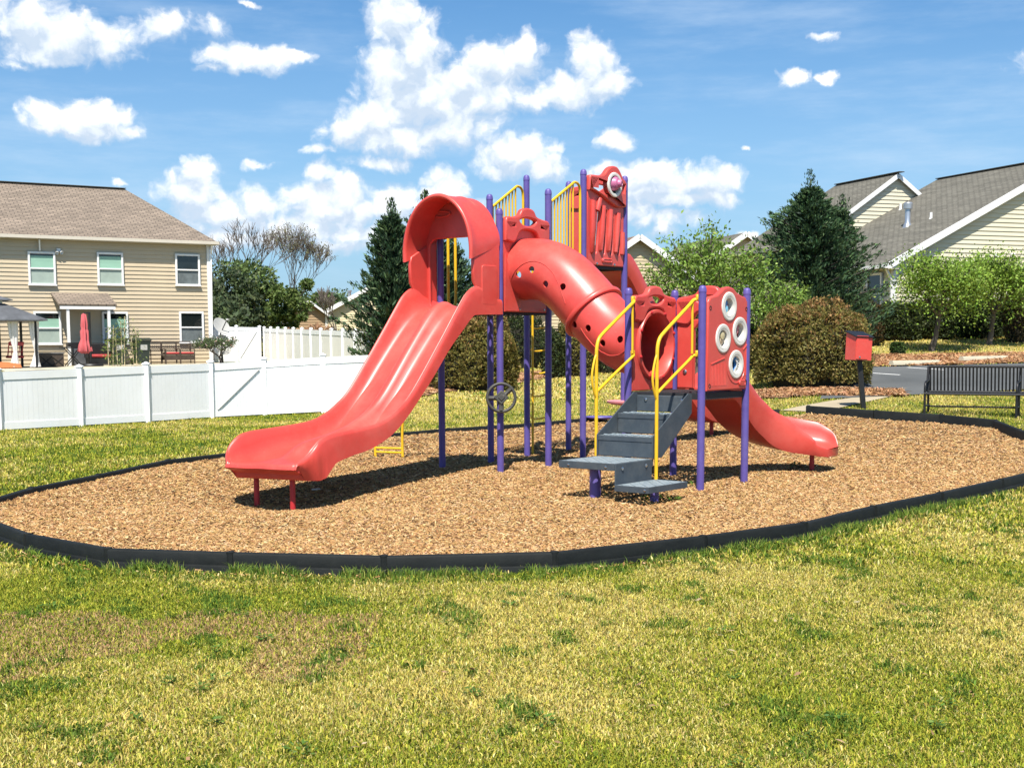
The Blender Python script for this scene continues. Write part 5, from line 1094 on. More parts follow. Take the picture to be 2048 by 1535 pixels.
# roof pipes: a tall flue and two vents, set where the survey rays meet the roof
def onroof(px, py):
    r = ray(px, py); nrm = np.array([-GG[0]*SLP, -GG[1]*SLP, 1.]); p0_ = np.array([*C0, ZR0]); t = ((p0_-EYE)@nrm)/(r@nrm); return EYE+r*t
b = onroof(1815, 452); h_ = 46*b[1]/FPX; m = MB(); m.lathe([(.22, -.15), (.16, .05), (.11, .14), (.11, h_-.28), (.17, h_-.26), (.18, h_-.06), (.13, h_), (0, h_)], b, n=16); m.build('flue', 'duct', hr)
for px, py, hh in ((1801, 419, 11), (1862, 437, 12)): b = onroof(px, py); k = hh*b[1]/FPX; m = MB(); m.lathe([(.12, -.1), (.05, .05), (.05, k), (0, k)], b, n=12); m.build('roof_vent', 'trim', hr)
for px in (2012, 1978):
    t = (px-1024)/FPX; s = (t*C0[1]-C0[0])/(GG[0]-t*GG[1]); p = C0+GG*s; z = HC+(683-518)*p[1]/FPX; m = MB(); m.box((*(p+GNORM*.06), z), (.16, .12, .14), Matrix.Rotation(math.atan2(GG[1], GG[0]), 3, 'Z'), .02); lf = m.build('wall_lamp', 'trim', hr); m = MB(); m.lathe([(.05, 0), (.07, .12), (0, .06)], (*(p+GNORM*.10), z-.05), (GNORM[0], GNORM[1], -.8), 12); m.build('lamp_head', 'deck' if px == 2012 else 'trim', lf)
# ---- taller cross gable rising out of the long roof
EW = 7.25; pl = lambda px, py: (lambda r: EYE+r*(((C0+GE*EW)@GE)/(r[:2]@GE)))(ray(px, py))
PK = pl(1792, 347); PL_ = pl(1695, 420); p2 = PK[:2]; wz = PK[2]; SW = (wz-PL_[2])/((p2-PL_[:2])@GG)
WD_ = 1.
while True:
    p_ = p2+GE*WD_
    if 1024+FPX*p_[0]/p_[1] < 1665 or WD_ > 16: break
    WD_ += .1
gw = lambda s, e, z: (*(p2+GG*s+GE*e), z); HW = 4.4
siding(p2, GG, GNORM, 4.2, wz-.1, lambda z: (-HW, HW) if z < wz-HW*SW else (-(wz-z)/SW, (wz-z)/SW), .165, 'sidingR', hr)
siding(p2-GG*HW, GE, -GG, 2., wz-HW*SW, lambda z: (0, WD_+2), .165, 'sidingR', hr)
HO = HW+.4
roof([([gw(-HO, -.17, wz-HO*SW), gw(-HO, WD_+1.4, wz-HO*SW), gw(0, WD_, wz), gw(0, -.17, wz)], (*GE, 0)), ([gw(1.55, -.17, wz-1.55*SW), gw(HO, WD_+1.4, wz-HO*SW), gw(0, WD_, wz), gw(0, -.17, wz)], (*GE, 0)), ([gw(-HO, WD_+1.4, wz-HO*SW), gw(HO, WD_+1.4, wz-HO*SW), gw(0, WD_, wz)], (*GG, 0))], 'roofR', hr, .10)
bar(hr, 'rake_board', [gw(-HO, -.19, wz-HO*SW-.13), gw(0, -.19, wz-.10)], .04, .17, 'trim'); bar(hr, 'rake_board', [gw(1.55, -.19, wz-1.55*SW-.13), gw(0, -.19, wz-.10)], .04, .17, 'trim'); bar(hr, 'ridge_cap', [gw(0, -.4, wz+.03), gw(0, WD_, wz+.012)], .28, .03, 'roofR')
bar(hr, 'soffit', [gw(-HO, -.08, wz-HO*SW-.14), gw(0, -.08, wz-.14)], .17, .02, 'soffit')
# ---- houses further off
def far_house(name, label, px, py, Y, half, sl, zbase, deep, wall, rf, yaw, cat='house', trim=.3):
    P_ = np.array(atY(px, py, Y)); p = P_[:2]; z = P_[2]; e = np.array([math.sin(yaw), math.cos(yaw)]); g_ = np.array([e[1], -e[0]])
    t = thing(name, (*p, zbase), label, cat); k = lambda s, q_, zz: (*(p+g_*s+e*q_), zz); ze = z-half*sl
    siding(p, g_, -e, zbase, z-.1, lambda zz: (-half, half) if zz < ze else (-(z-zz)/sl, (z-zz)/sl), .17, wall, t); siding(p-g_*half, e, -g_, zbase, ze, lambda zz: (0, deep), .17, wall, t); siding(p+g_*half, e, g_, zbase, ze, lambda zz: (0, deep), .17, wall, t)
    o = half+.4; roof([([k(-o, -.4, z-o*sl), k(-o, deep, z-o*sl), k(0, deep, z), k(0, -.4, z)], (*e, 0)), ([k(o, -.4, z-o*sl), k(o, deep, z-o*sl), k(0, deep, z), k(0, -.4, z)], (*e, 0))], rf, t, .12)
    for sg in (-1, 1): bar(t, 'rake_board', [k(sg*o, -.42, z-o*sl-.08), k(0, -.42, z-.08)], .05, trim, 'trim'); bar(t, 'corner_trim', [k(sg*half, -.03, zbase), k(sg*half, -.03, ze)], .14, .14, 'trim', (*e, 0))
    return t, k
far_house('buff_house', 'buff sided gable end rising behind the tall tower and the small leafy tree', 1275, 471, 72, 6, .66, 1.5, 10, 'sidingC', 'roofB', -.25)
far_house('distant_house', 'small distant gable just left of the evergreen tree, mostly behind leaves', 1489, 465, 80, 6, .66, 1.5, 10, 'sidingC', 'roofR', -.25)
sh, k = far_house('garden_shed', 'small brown gabled shed with vines beyond the white fence', 616, 600, 90, 1.18, .72, 1.2, 3.2, 'sidingB', 'roofR', -.33, 'shed', .13)
yh, k = far_house('yellow_house', 'pale yellow house with reddish roof partly behind the large left conifer', 800, 540, 100, 6.4, .54, 1.2, 14, 'stucco', 'roofB', -.12)
b = np.array(atY(699, 597, 103)); m = MB(); m.lathe([(.12, -.6), (.12, .5), (.17, .5), (.17, .62), (0, .62)], b, n=12); m.build('flue', 'duct', yh)
# ---- white vinyl fences
def fence(name, pts, hgts, m, label, cat='fence', gates=(), capw=.13, pm='vinyl', group=None, spacing=None):
    t = thing(name, (*pts[0], float(gz(*pts[0]))), label, cat, group); n = len(pts)
    for i, p in enumerate(pts):
        z0, z1 = float(gz(*p)), hgts[i]; mb = MB(); mb.box((*p, (z0-.2+z1)/2), (capw, capw, z1-z0+.2), None, .006); po = mb.build('post', pm, t, 0)
        mb = MB(); c = Vector((*p, z1)); w = capw*.62; mb.add([c+Vector((a*w, b*w, z)) for z in (0, .02) for a, b in ((-1, -1), (1, -1), (1, 1), (-1, 1))]+[c+Vector((0, 0, .065))], [(0, 1, 2, 3), (0, 1, 5, 4), (1, 2, 6, 5), (2, 3, 7, 6), (3, 0, 4, 7), (4, 5, 8), (5, 6, 8), (6, 7, 8), (7, 4, 8)]); mb.build('post_cap', pm, po, 0)
    for i in range(n-1):
        a, b = np.array(pts[i]), np.array(pts[i+1]); d = (b-a)/np.linalg.norm(b-a); a2, b2 = a+d*capw/2, b-d*capw/2; za, zb_ = hgts[i]-.035, hgts[i+1]-.035; ga, gb = float(gz(*a))+.03, float(gz(*b))+.03
        nrm = np.array([d[1], -d[0]])*.011; mb = MB(); K = 15
        def quad(s0, s1, lo0, lo1, hi0, hi1, th):
            A0, A1 = a2+(b2-a2)*s0, a2+(b2-a2)*s1; nn = nrm/.011*th; mb.add([(*(A0-nn), lo0), (*(A1-nn), lo1), (*(A1-nn), hi1), (*(A0-nn), hi0), (*(A0+nn), lo0), (*(A1+nn), lo1), (*(A1+nn), hi1), (*(A0+nn), hi0)], [(0, 1, 2, 3), (4, 5, 6, 7), (0, 1, 5, 4), (1, 2, 6, 5), (2, 3, 7, 6), (3, 0, 4, 7)])
        I = lambda u_, v_, s: u_+(v_-u_)*s
        for j in range(K): s0, s1 = (j+.012)/K, (j+.988)/K; quad(s0, s1, I(ga, gb, s0)+.02, I(ga, gb, s1)+.02, I(za, zb_, s0)-.03, I(za, zb_, s1)-.03, .011)
        pn_ = mb.build('gate' if i in gates else 'panel', m, t, 0); mb = MB()
        quad(0, 1, za-.16, zb_-.16, za, zb_, .024); mb.build('top_rail', pm, pn_, 0); mb = MB(); quad(0, 1, ga, gb, ga+.14, gb+.14, .024); mb.build('bottom_rail', pm, pn_, 0)
        if i in gates:
            mb = MB(); A0, A1 = Vector((*(a2+d*.06-nrm*2.4), ga+.16)), Vector((*(b2-d*.06-nrm*2.4), zb_-.2)); f_ = Vector((-nrm[0], -nrm[1], 0)) if 0 else Vector((nrm[0]*2.4, nrm[1]*2.4, 0)); A0 = Vector((*(a2+d*.08), ga+.16))+f_; A1 = Vector((*(b2-d*.08), zb_-.2))+f_
            mb.tube([A0, A1], .014, 6); mb.build('brace', 'dish', pn_, 0)
    return t
FP = [(-460, 752, 906), (-300, 747, 890.5), (-150, 742, 876), (-0, 740, 862), (163, 734, 852.5), (296, 728.5, 844.5), (424, 724, 836), (530, 718, 830.5), (648, 711, 825), (775, 705, 822)]
pts, hs = [], []
for (px, pt_, pb_) in FP:
    q_ = ghit(px, pb_); pts.append(q_[:2]); r = ray(px, pt_); hs.append(HC+r[2]*q_[1]/r[1])
fence('low_fence', pts, hs, 'vinyl', 'long low white vinyl fence with a braced gate crossing the left lawn', gates=(6,), capw=.125)
A_, B_ = np.array([-11.3, 62.4]), np.array([-4.45, 42.5]); nn_ = 11; pts = [A_+(B_-A_)*i/nn_ for i in range(nn_+1)]; hs = [2.42+(2.10-2.42)*i/nn_ for i in range(nn_+1)]
fence('tall_fence', pts, hs, 'vinylshade', 'tall white privacy fence with many posts receding behind the low fence', capw=.115)
p_, s_ = onfac(432, -.5); pts = [p_+(np.array([-11.5, 62.3])-p_)*i/2 for i in range(3)]; fence('side_fence', pts, [2.52, 2.48, 2.46], 'vinyl', 'tall white fence panel with a braced gate at the corner of the tan house', gates=(1,), capw=.13)
# black metal picket fences far behind
def pickets(a, b, h, label, n):
    a, b = np.array(a, float), np.array(b, float); t = thing('picket_fence', (*a, float(gz(*a))), label, 'fence'); m = MB(); mr = MB()
    P = lambda s, z: (*(a+(b-a)*s), float(gz(*(a+(b-a)*s)))+z)
    for s in np.linspace(0, 1, n): m.tube([P(s, 0), P(s, h)], .018, 5)
    pk = m.build('picket', 'black', t, 0); pk['kind'] = 'stuff'
    for z in (.12, h-.16, h-.02): mr = MB(); mr.tube([P(s, z) for s in np.linspace(0, 1, 8)], .03, 6); mr.build('rail', 'black', t, 0)
    for s in np.linspace(0, 1, max(3, n//12)): mr = MB(); mr.tube([P(s, -.1), P(s, h+.05)], .045, 6); mr.build('post', 'black', t, 0)
pickets((-14.6, 72), (-7.2, 70), 1.35, 'black metal picket fence in front of the brown shed and the yellow house', 60)
pickets((.2, 58), (4.0, 57.5), 1.45, 'black metal picket fence between the dark bushes behind the tall tower', 34)
# ---- car park, path and planting strips
sheet_poly('car_park', PAVED['car_park'], .03, 'asphalt', 'grey asphalt car park on the right', 18)
sheet_poly('walkway', PAVED['walkway'], .022, 'path', 'pale concrete path from the car park to the play area', 12)
sheet_poly('mulch_strip', PAVED['strip1'], .04, 'straw', 'strip of orange pine straw beyond the car park', 60, .16)
sheet_poly('mulch_strip', PAVED['strip2'], .035, 'straw', 'pine straw under the big round bush', 50, .13)
sheet_poly('mulch_strip', PAVED['strip3'], .035, 'straw', 'pine straw under the round bush behind the slide', 60, .16)
sheet_poly('mulch_strip', PAVED['strip4'], .035, 'straw', 'pine straw along the dark bushes in the middle distance', 40, .16)
for a_, b_ in (((1738, 748), (1800, 752)), ((1815, 737), (1890, 742)), ((2010, 724), (2060, 727))):
    A, B = Q(*a_), Q(*b_); d = (B-A)/np.linalg.norm(B-A); n_ = np.array([-d[1], d[0]])*.06; sheet_poly('parking_line', [A-n_, B-n_, B+n_, A+n_], .036, 'paint', 'white painted parking bay line', 5)
for (a_, b_), lab in ((((1782, 734), (1876, 728)), 'pale concrete wheel stop nearest the small round shrub'), (((1922, 726), (2012, 718)), 'pale concrete wheel stop behind the bench, right of the young tree')):
    A, B = ghit(*a_), ghit(*b_); c = (A+B)/2; dd = B-A; L_ = np.linalg.norm(dd[:2]); R = Matrix.Rotation(math.atan2(dd[1], dd[0]), 3, 'Z'); m = MB(); m.loft([[Vector(c)+R @ Vector((x*L_/2, y, z+.03)) for y, z in ((-.09, 0), (-.085, .06), (-.05, .12), (.05, .12), (.085, .06), (.09, 0))] for x in (-1, -.97, .97, 1)]); tag(m.build('wheel_stop', 'concrete', None, 30), lab, 'wheel stop', 'concrete wheel stops')
def straw(P, n, ln, lab):
    P = np.array(P); lo, hi = P.min(0)-.3, P.max(0)+.3; p = lo+(hi-lo)*RNG.random((n*6, 2)); cen = P.mean(0); k = in_poly(p[:, 0], p[:, 1], cen+(P-cen)*1.04); p = p[k][:n]; n = len(p); a = RNG.random(n)*2*PI
    o = leaves('pine_straw', np.stack([p[:, 0], p[:, 1], gz(p[:, 0], p[:, 1])+.05+.03*RNG.random(n)], 1), np.stack([np.cos(a), np.sin(a), RNG.normal(size=n)*.35], 1), unit(RNG.normal(size=(n, 3))*.5+np.array([0, -.3, 1])), ln*RNG.uniform(.6, 1.4, n), .028, tints(n, [(.44, .24, .12), (.54, .34, .19), (.34, .17, .08), (.20, .10, .05)], [3, 2, 2, 1.2]), 'needleg'); tag(o, lab, 'pine straw', None, 'stuff')
straw(PAVED['strip1'], 9000, .16, 'orange pine straw needles beyond the car park'); straw(PAVED['strip2'], 5000, .14, 'pine straw needles around the foot of the biggest round bush'); straw(PAVED['strip3'], 6000, .15, 'pine straw needles around the bush behind the double slide'); straw(PAVED['strip4'], 3000, .16, 'pine straw needles along the dark bushes in the middle distance')
pA, _ = onfac(-60, 0.); pB, _ = onfac(440, 0.); sheet_poly('patio', [pA+FN*7.6, pB+FN*5.5+FD*1.5, pB+FD*1.5, pA], .004, 'concrete', 'pale concrete patio behind the tan house', 12)

# ------------------------------------------------------------------ trees and shrubs
def branch_tree(base, h, spread, depth, seed, r0, root, mname, up=.55, trunk=.3, nlimb=4, jit=.35, name='trunk', twig=.012):
    """limbs as tapering tubes; returns the twig ends"""
    rg = random.Random(seed); m = MB(); tips = []
    def grow(p, d, L_, r, k):
        pts = [p]; n = 4; dd = d.copy()
        for i in range(n):
            dd = (dd+Vector((rg.uniform(-1, 1), rg.uniform(-1, 1), rg.uniform(-.4, .8)))*jit*.35).normalized(); pts.append(pts[-1]+dd*L_/n)
        rr = [r*(1-.45*i/n) for i in range(n+1)]; m.tube(pts, r, 7 if k < 2 else 4, cap=False, rr=rr)
        if k >= depth: tips.append((pts[-1], dd)); tips.append((pts[2], dd)); return
        c = nlimb if k == 0 else rg.choice([2, 3, 3])
        for j in range(c):
            a = 2*PI*(j+rg.random()*.7)/c; sp_ = rg.uniform(.55, 1.0)*spread; x = Vector((math.cos(a), math.sin(a), 0)); nd_ = (dd*up+x*sp_+Vector((0, 0, .25))).normalized(); q = pts[-1] if j < c-1 or k == 0 else pts[3]
            grow(q.copy(), nd_, L_*rg.uniform(.62, .82), max(twig, rr[-1]*rg.uniform(.6, .8)), k+1)
        if k > 0: grow(pts[-1].copy(), dd, L_*.7, max(twig, rr[-1]*.75), k+1)
    base = Vector(base); grow(base-Vector((0, 0, .1)), Vector((rg.uniform(-.06, .06), rg.uniform(-.06, .06), 1)).normalized(), h*trunk, r0, 0)
    o = m.build(name, mname, root, 60)
    return tips, o
def leafy(name, loc, h, w, seed, label, cols, wts, n, lsz, cat='tree', mname='bark', trunk=.26, depth=3, r0=.07, spread=.8, clus=.28, group=None, droop=.0, nlimb=4):
    t = thing(name, loc, label, cat, group); tips, o = branch_tree(loc, h, spread, depth, seed, r0, t, mname, trunk=trunk, nlimb=nlimb)
    T = np.array([list(p) for p, d in tips]); b = np.array(loc); ext = T[:, 2].max()-b[2]; sc = h*.97/ext; T = b+(T-b)*np.array([1, 1, 1])
    # fit limbs to the wanted size
    sx = w/2/max(.01, np.percentile(np.abs(T[:, :2]-b[:2]), 97)); sz = h*.96/ext
    for v_ in o.data.vertices: v_.co.x *= sx; v_.co.y *= sx; v_.co.z *= sz
    T = b+(T-b)*np.array([sx, sx, sz]); rg = np.random.default_rng(seed); k = rg.integers(0, len(T), n); c = T[k]+rg.normal(size=(n, 3))*clus*np.array([1, 1, .75]); c[:, 2] -= rg.exponential(.09*h, n)*(c[:, 2] > b[2]+h*.45)
    out = c-(b+np.array([0, 0, h*.45])); d = unit(out*.5+rg.normal(size=(n, 3))*.9+np.array([0, 0, .1-droop])); nn = unit(rg.normal(size=(n, 3))*.7+np.array([0, -.25, .9]))
    leaves('foliage', c, d, nn, lsz*rg.uniform(.6, 1.35, n), lsz*.55*rg.uniform(.7, 1.3, n), tints(n, cols, wts), 'leaf', t); return t
def clipped(name, loc, rx, ry, h, seed, label, cols, wts, n, lsz, cat='bush', flat=2.6, group=None, top=None):
    """rounded clipped bush: a leafy shell with shoots over an added solid dark core"""
    t = thing(name, loc, label, cat, group); rg = np.random.default_rng(seed); b = np.array(loc); zz_ = rg.uniform(-.37, 1, n)**1.0; zz_[:n//6] = rg.uniform(.75, 1, n//6); rr0 = np.where(zz_ > 0, np.maximum(0, 1-np.abs(zz_)**flat)**(1/flat), 1-.35*zz_**2); aa = rg.random(n)*2*PI; v = np.stack([rr0*np.cos(aa), rr0*np.sin(aa), zz_], 1); kk_ = zz_ > .97; v[kk_, :2] *= 0; v[kk_, :2] += rg.normal(size=(int(kk_.sum()), 2))*.25
    lump = NZ.fbm(v[:, 0]*3.1+seed, v[:, 2]*3.1+v[:, 1]*2.3, 3); rad = (.90+.24*(lump-.5)*2*.9+.07*rg.random(n)*(rg.random(n) < .05))*(1-.14*rg.random(n)**1.6+.03*rg.random(n))
    zc = h*.36; c = np.stack([v[:, 0]*rx*rad, v[:, 1]*ry*rad, zc+v[:, 2]*np.where(v[:, 2] > 0, h-zc, zc*2.7)*rad], 1)+b; c[:, 2] = np.maximum(c[:, 2], b[2]+.03)
    d = unit(v*np.array([1, 1, 1])*.8+rg.normal(size=(n, 3))*.65+np.array([0, 0, .35])); nn = unit(rg.normal(size=(n, 3))*.8+v+np.array([0, 0, .5]))
    hh = np.clip((c[:, 2]-b[2])/h, 0, 1); col = tints(n, cols, wts, .22)
    if top is not None: k = rg.random(n) < np.clip((hh-.45)*1.3, 0, .75)*(lump > .42); col[k] = tints(int(k.sum()), top[0], top[1], .2)
    leaves('foliage', c, d, nn, lsz*rg.uniform(.6, 1.5, n), lsz*.5*rg.uniform(.7, 1.3, n), col, 'leaf', t)
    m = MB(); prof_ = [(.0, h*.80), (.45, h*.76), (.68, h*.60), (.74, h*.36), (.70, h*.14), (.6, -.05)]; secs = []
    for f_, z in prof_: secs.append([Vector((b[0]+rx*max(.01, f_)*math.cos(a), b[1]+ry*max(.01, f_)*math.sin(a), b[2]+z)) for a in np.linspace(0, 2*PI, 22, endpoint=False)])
    m.loft(secs); m.build('dark_core', 'core', t, 60); return t  # added core, a solid dark filler that stops views through the leaves
def conifer(name, loc, h, w, seed, label, n=210, spray=58, low=.0, cols=((.042, .080, .040), (.062, .108, .048), (.095, .14, .058), (.024, .048, .026)), wts=(3, 3, 1.4, 2), upk=.75, lsz=.17):
    t = thing(name, loc, label, 'tree'); rg = np.random.default_rng(seed); b = np.array(loc); C_, D_, Nn, Ln, LT = [], [], [], [], []; m = MB()
    m.tube([Vector(loc)-Vector((0, 0, .1)), Vector(loc)+Vector((0, 0, h*.5)), Vector(loc)+Vector((0, 0, h*.95))], .12, 8, rr=[.05+h*.016, .03+h*.008, .02]); m.build('trunk', 'barkd', t, 60)
    ml = MB()
    for i in range(n):
        f_ = low+(1-low)*(i/n)**.92; z = h*f_*.96; R = w/2*(1-f_**1.35)**.85*rg.uniform(.58, 1.22)+.13; a = i*2.39996+rg.uniform(-.3, .3); R *= min(1, .72+f_*2.5)*(1+.20*math.sin(2*a+seed)+.16*math.sin(3*a+f_*9+seed*2))
        o_ = np.array([math.cos(a), math.sin(a), 0]); d0 = unit(o_+np.array([0, 0, upk*rg.uniform(.55, 1.15)])); L_ = R*1.18; k = int(spray*(.55+.45*R/(w/2)))
        if i % 2 == 0: ml.tube([Vector(b+np.array([0, 0, z*.93])), Vector(b+np.array([0, 0, z*.93])+d0*L_*.8)], .02, 4, cap=False)
        s = L_*(.25+.78*rg.random(k)**.75); p = b+np.array([0, 0, z*.93])+d0*s[:, None]; wv = .19*(1-(s/L_)*.8)*min(1.2, R+.2)
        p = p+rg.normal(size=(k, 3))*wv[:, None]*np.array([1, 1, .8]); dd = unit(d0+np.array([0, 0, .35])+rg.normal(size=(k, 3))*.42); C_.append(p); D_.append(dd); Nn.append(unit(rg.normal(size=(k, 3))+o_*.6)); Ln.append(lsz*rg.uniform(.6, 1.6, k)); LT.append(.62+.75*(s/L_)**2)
    k = 260; z = rg.uniform(.80, 1.0, k); LT.append(np.ones(k)); wq = .04+1.0*(1-z); C_.append(b+np.stack([rg.normal(size=k)*wq, rg.normal(size=k)*wq, z*h], 1)); D_.append(unit(rg.normal(size=(k, 3))*.4+np.array([0, 0, 1]))); Nn.append(rnd_dir(k)); Ln.append(lsz*rg.uniform(.6, 1.2, k))
    ml.build('limbs', 'barkd', t, 60); C_, D_, Nn, Ln, LT = map(np.concatenate, (C_, D_, Nn, Ln, LT)); N_ = len(C_)
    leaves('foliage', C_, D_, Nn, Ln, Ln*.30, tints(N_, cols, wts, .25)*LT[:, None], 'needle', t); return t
def at(px, Y): x = (px-1024)/FPX*Y; return (x, Y, float(gz(x, Y)))
def zpx(py, Y): return HC+(682.6-py)*Y/FPX
OL = [(.20, .175, .045), (.26, .22, .055), (.13, .12, .032), (.27, .19, .06)]; OW = [3, 3, 2, 1.4]; RT_ = ([(.30, .16, .06), (.25, .16, .05), (.36, .21, .08)], [2, 2, 1])
GD = [(.040, .062, .020), (.062, .085, .026), (.085, .105, .030), (.022, .036, .014)]; GW = [3, 3, 1.5, 2]
# clipped bushes
Y = 38.; clipped('round_bush', at(945, Y), 1.42, 1.3, zpx(626, Y)-at(945, Y)[2], 21, 'large round olive bush behind the double slide and the tower posts', OL, OW, 24000, .085, top=RT_)
Y = 33.; clipped('round_bush', at(1627, Y), 1.60, 1.45, zpx(604, Y)-at(1627, Y)[2], 22, 'biggest round olive bush with rusty top between the low tower and the red box', OL, OW, 30000, .08, top=RT_)
Y = 44.; clipped('dark_bush', at(1106, Y), .42, .6, zpx(655, Y)-at(1106, Y)[2], 23, 'small dark bush just right of the yellow loop ladder', GD, GW, 4000, .09)
Y = 45.; clipped('dark_bush', at(1150, Y), .75, .8, zpx(634, Y)-at(1150, Y)[2], 24, 'dark olive bush seen below the crawl tube', OL, [2, 2, 3, .5], 6000, .09)
Y = 47.; clipped('dark_bush', at(1215, Y), 1.2, .9, zpx(628, Y)-at(1215, Y)[2], 25, 'dark bush behind the crawl tube and the stairs', GD, GW, 7000, .09)
Y = 46.; clipped('dark_bush', at(1340, Y), 1.5, 1., zpx(640, Y)-at(1340, Y)[2], 26, 'dark bush mostly behind the low tower', GD, GW, 6000, .09)
Y = 52.; clipped('dark_bush', at(1030, Y), 1.4, .9, zpx(622, Y)-at(1030, Y)[2], 27, 'dark green bush behind the olive bush and steering wheel post', GD, GW, 6000, .1)
Y = 40.; clipped('dark_bush', at(1480, Y), .9, .9, zpx(640, Y)-at(1480, Y)[2], 28, 'dark leafy bush between the low tower and the biggest round bush', GD, GW, 5000, .085)
Y = 45.; clipped('rusty_bush', at(1733, Y), .55, .6, zpx(602, Y)-at(1733, Y)[2], 29, 'narrow rusty bush by the corner of the cream house', [(.13, .075, .03), (.09, .07, .025), (.05, .05, .02)], [2, 2, 2], 4500, .085)
for i, px in enumerate((1790, 1868, 1950, 2030, 2100)):
    Y = 47.+.4*i; clipped('hedge_bush', at(px, Y), .95, .75, zpx((606, 600, 596, 590, 588)[i], Y)-at(px, Y)[2], 40+i, ['dark hedge bush nearest the house corner, left of the young tree', 'dark hedge bush right behind the trunk of the young tree', 'dark hedge bush under the right hand leafy tree', 'dark hedge bush furthest right along the cream house', 'hedge bush beyond the right edge'][i], GD, GW, 11000, .095, group='hedge along the cream house', flat=3.2)
Y = 46.; clipped('tan_bush', at(2046, Y), .9, .7, zpx(580, Y)-at(2046, Y)[2]-.2, 46, 'tan rounded bush at the right edge in front of the cream house', [(.12, .09, .04), (.16, .11, .05), (.08, .07, .03)], [2, 2, 2], 4500, .09)
Y = 41.8; clipped('little_shrub', at(1792, Y), .26, .26, .42, 47, 'little round green shrub on the pine straw by the wheel stop', [(.05, .10, .02), (.08, .13, .03), (.03, .06, .015)], [2, 2, 2], 1400, .07)
# conifers
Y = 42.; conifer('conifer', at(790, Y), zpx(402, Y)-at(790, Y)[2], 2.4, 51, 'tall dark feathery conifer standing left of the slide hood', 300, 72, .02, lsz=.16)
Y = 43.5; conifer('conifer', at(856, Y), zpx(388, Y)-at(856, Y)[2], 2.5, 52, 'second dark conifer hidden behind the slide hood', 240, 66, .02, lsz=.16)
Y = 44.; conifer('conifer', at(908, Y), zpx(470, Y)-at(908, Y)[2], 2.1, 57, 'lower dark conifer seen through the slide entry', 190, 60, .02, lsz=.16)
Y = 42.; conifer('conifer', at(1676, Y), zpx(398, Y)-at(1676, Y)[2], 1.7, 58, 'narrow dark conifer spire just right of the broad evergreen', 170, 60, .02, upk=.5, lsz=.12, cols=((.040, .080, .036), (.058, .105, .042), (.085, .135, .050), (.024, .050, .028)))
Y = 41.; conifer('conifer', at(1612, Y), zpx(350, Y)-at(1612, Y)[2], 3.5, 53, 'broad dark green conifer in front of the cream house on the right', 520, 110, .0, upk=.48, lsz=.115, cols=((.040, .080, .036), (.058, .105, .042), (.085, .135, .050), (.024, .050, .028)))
# leafy trees
FR = [(.17, .27, .04), (.22, .34, .06), (.11, .18, .028), (.30, .40, .10)]; FW = [3, 3, 2, 1.3]; FR2 = [(.22, .34, .045), (.28, .42, .06), (.15, .24, .035), (.36, .48, .11)]
Y = 39.; leafy('leafy_tree', at(1395, Y), zpx(448, Y)-at(1395, Y)[2], 3.1, 61, 'fresh green airy tree behind the low tower', FR, FW, 6500, .12, trunk=.24, clus=.24, r0=.09, spread=.95, nlimb=5)
Y = 43.; leafy('young_tree', at(1857, Y), zpx(508, Y)-at(1857, Y)[2], 2.75, 62, 'young bright green tree on the pine straw strip by the car park', FR2, FW, 13000, .10, trunk=.22, clus=.26, r0=.06, spread=.95, nlimb=5)
Y = 45.; leafy('young_tree', at(1972, Y), zpx(513, Y)-at(1972, Y)[2], 2.3, 63, 'second bright green tree in front of the hedge, further right', FR2, [3, 2, 3, 1], 12000, .10, trunk=.16, clus=.27, r0=.05, spread=.75, nlimb=5)
Y = 37.5; leafy('leafy_shrub', at(1530, Y), zpx(560, Y)-at(1530, Y)[2], 1.6, 64, 'bright leafy shrub between the bubble panel and the conifer', FR, [2, 2, 3, 1], 3600, .10, trunk=.2, clus=.20, r0=.04, spread=.9)
Y = 48.; leafy('leafy_shrub', at(1310, Y), zpx(560, Y)-at(1310, Y)[2], 2.2, 65, 'pale leafy shrub in front of the buff gable', [(.15, .17, .05), (.20, .20, .07), (.10, .12, .03)], [2, 2, 2], 2600, .10, trunk=.2, clus=.24, r0=.04, spread=.9)
# far trees beyond the fences
FT = [(.10, .15, .042), (.14, .195, .055), (.07, .11, .035), (.18, .23, .075)]
def far_tree(px, py, Y, w, seed, label, cols=FT, wts=(3, 2.4, 2.4, 1), n=6500, sz=.27, name='background_tree'):
    b = at(px, Y); h = zpx(py, Y)-b[2]; t = thing(name, b, label, 'tree', 'trees beyond the fences'); rg = np.random.default_rng(seed); m = MB(); m.tube([Vector(b), Vector(b)+Vector((0, 0, h*.6))], .2, 7, rr=[.22, .10]); m.build('trunk', 'barkd', t, 60)
    k = 26; cc = rg.normal(size=(k, 3))*np.array([w*.27, w*.25, h*.20]); cc[:, 2] += h*.58; cc[0] = (0, 0, h*.86); cr_ = rg.uniform(.11, .24, k)*w; j = rg.integers(0, k, n); v = rnd_dir(n) if 0 else unit(rg.normal(size=(n, 3))); c = cc[j]+v*(cr_[j]*rg.random(n)**.4)[:, None]*np.array([1, 1, .8]); keep = (c[:, 2] > .3) & (c[:, 2] < h*1.02); c = c[keep]; v = v[keep]; n = len(c)
    leaves('crown', c+np.array(b), unit(v+rg.normal(size=(n, 3))*.8), unit(rg.normal(size=(n, 3))+np.array([0, -.4, .8])), sz*rg.uniform(.5, 1.4, n), sz*.6*rg.uniform(.6, 1.3, n), tints(n, cols, wts, .24), 'leaf', t)
BR = [(.10, .15, .035), (.14, .19, .05), (.07, .11, .03)]; DK = [(.065, .095, .042), (.088, .12, .05), (.048, .07, .034), (.12, .15, .06)]
far_tree(455, 525, 84, 4.6, 71, 'dark green tree right beside the corner of the tan house', DK)
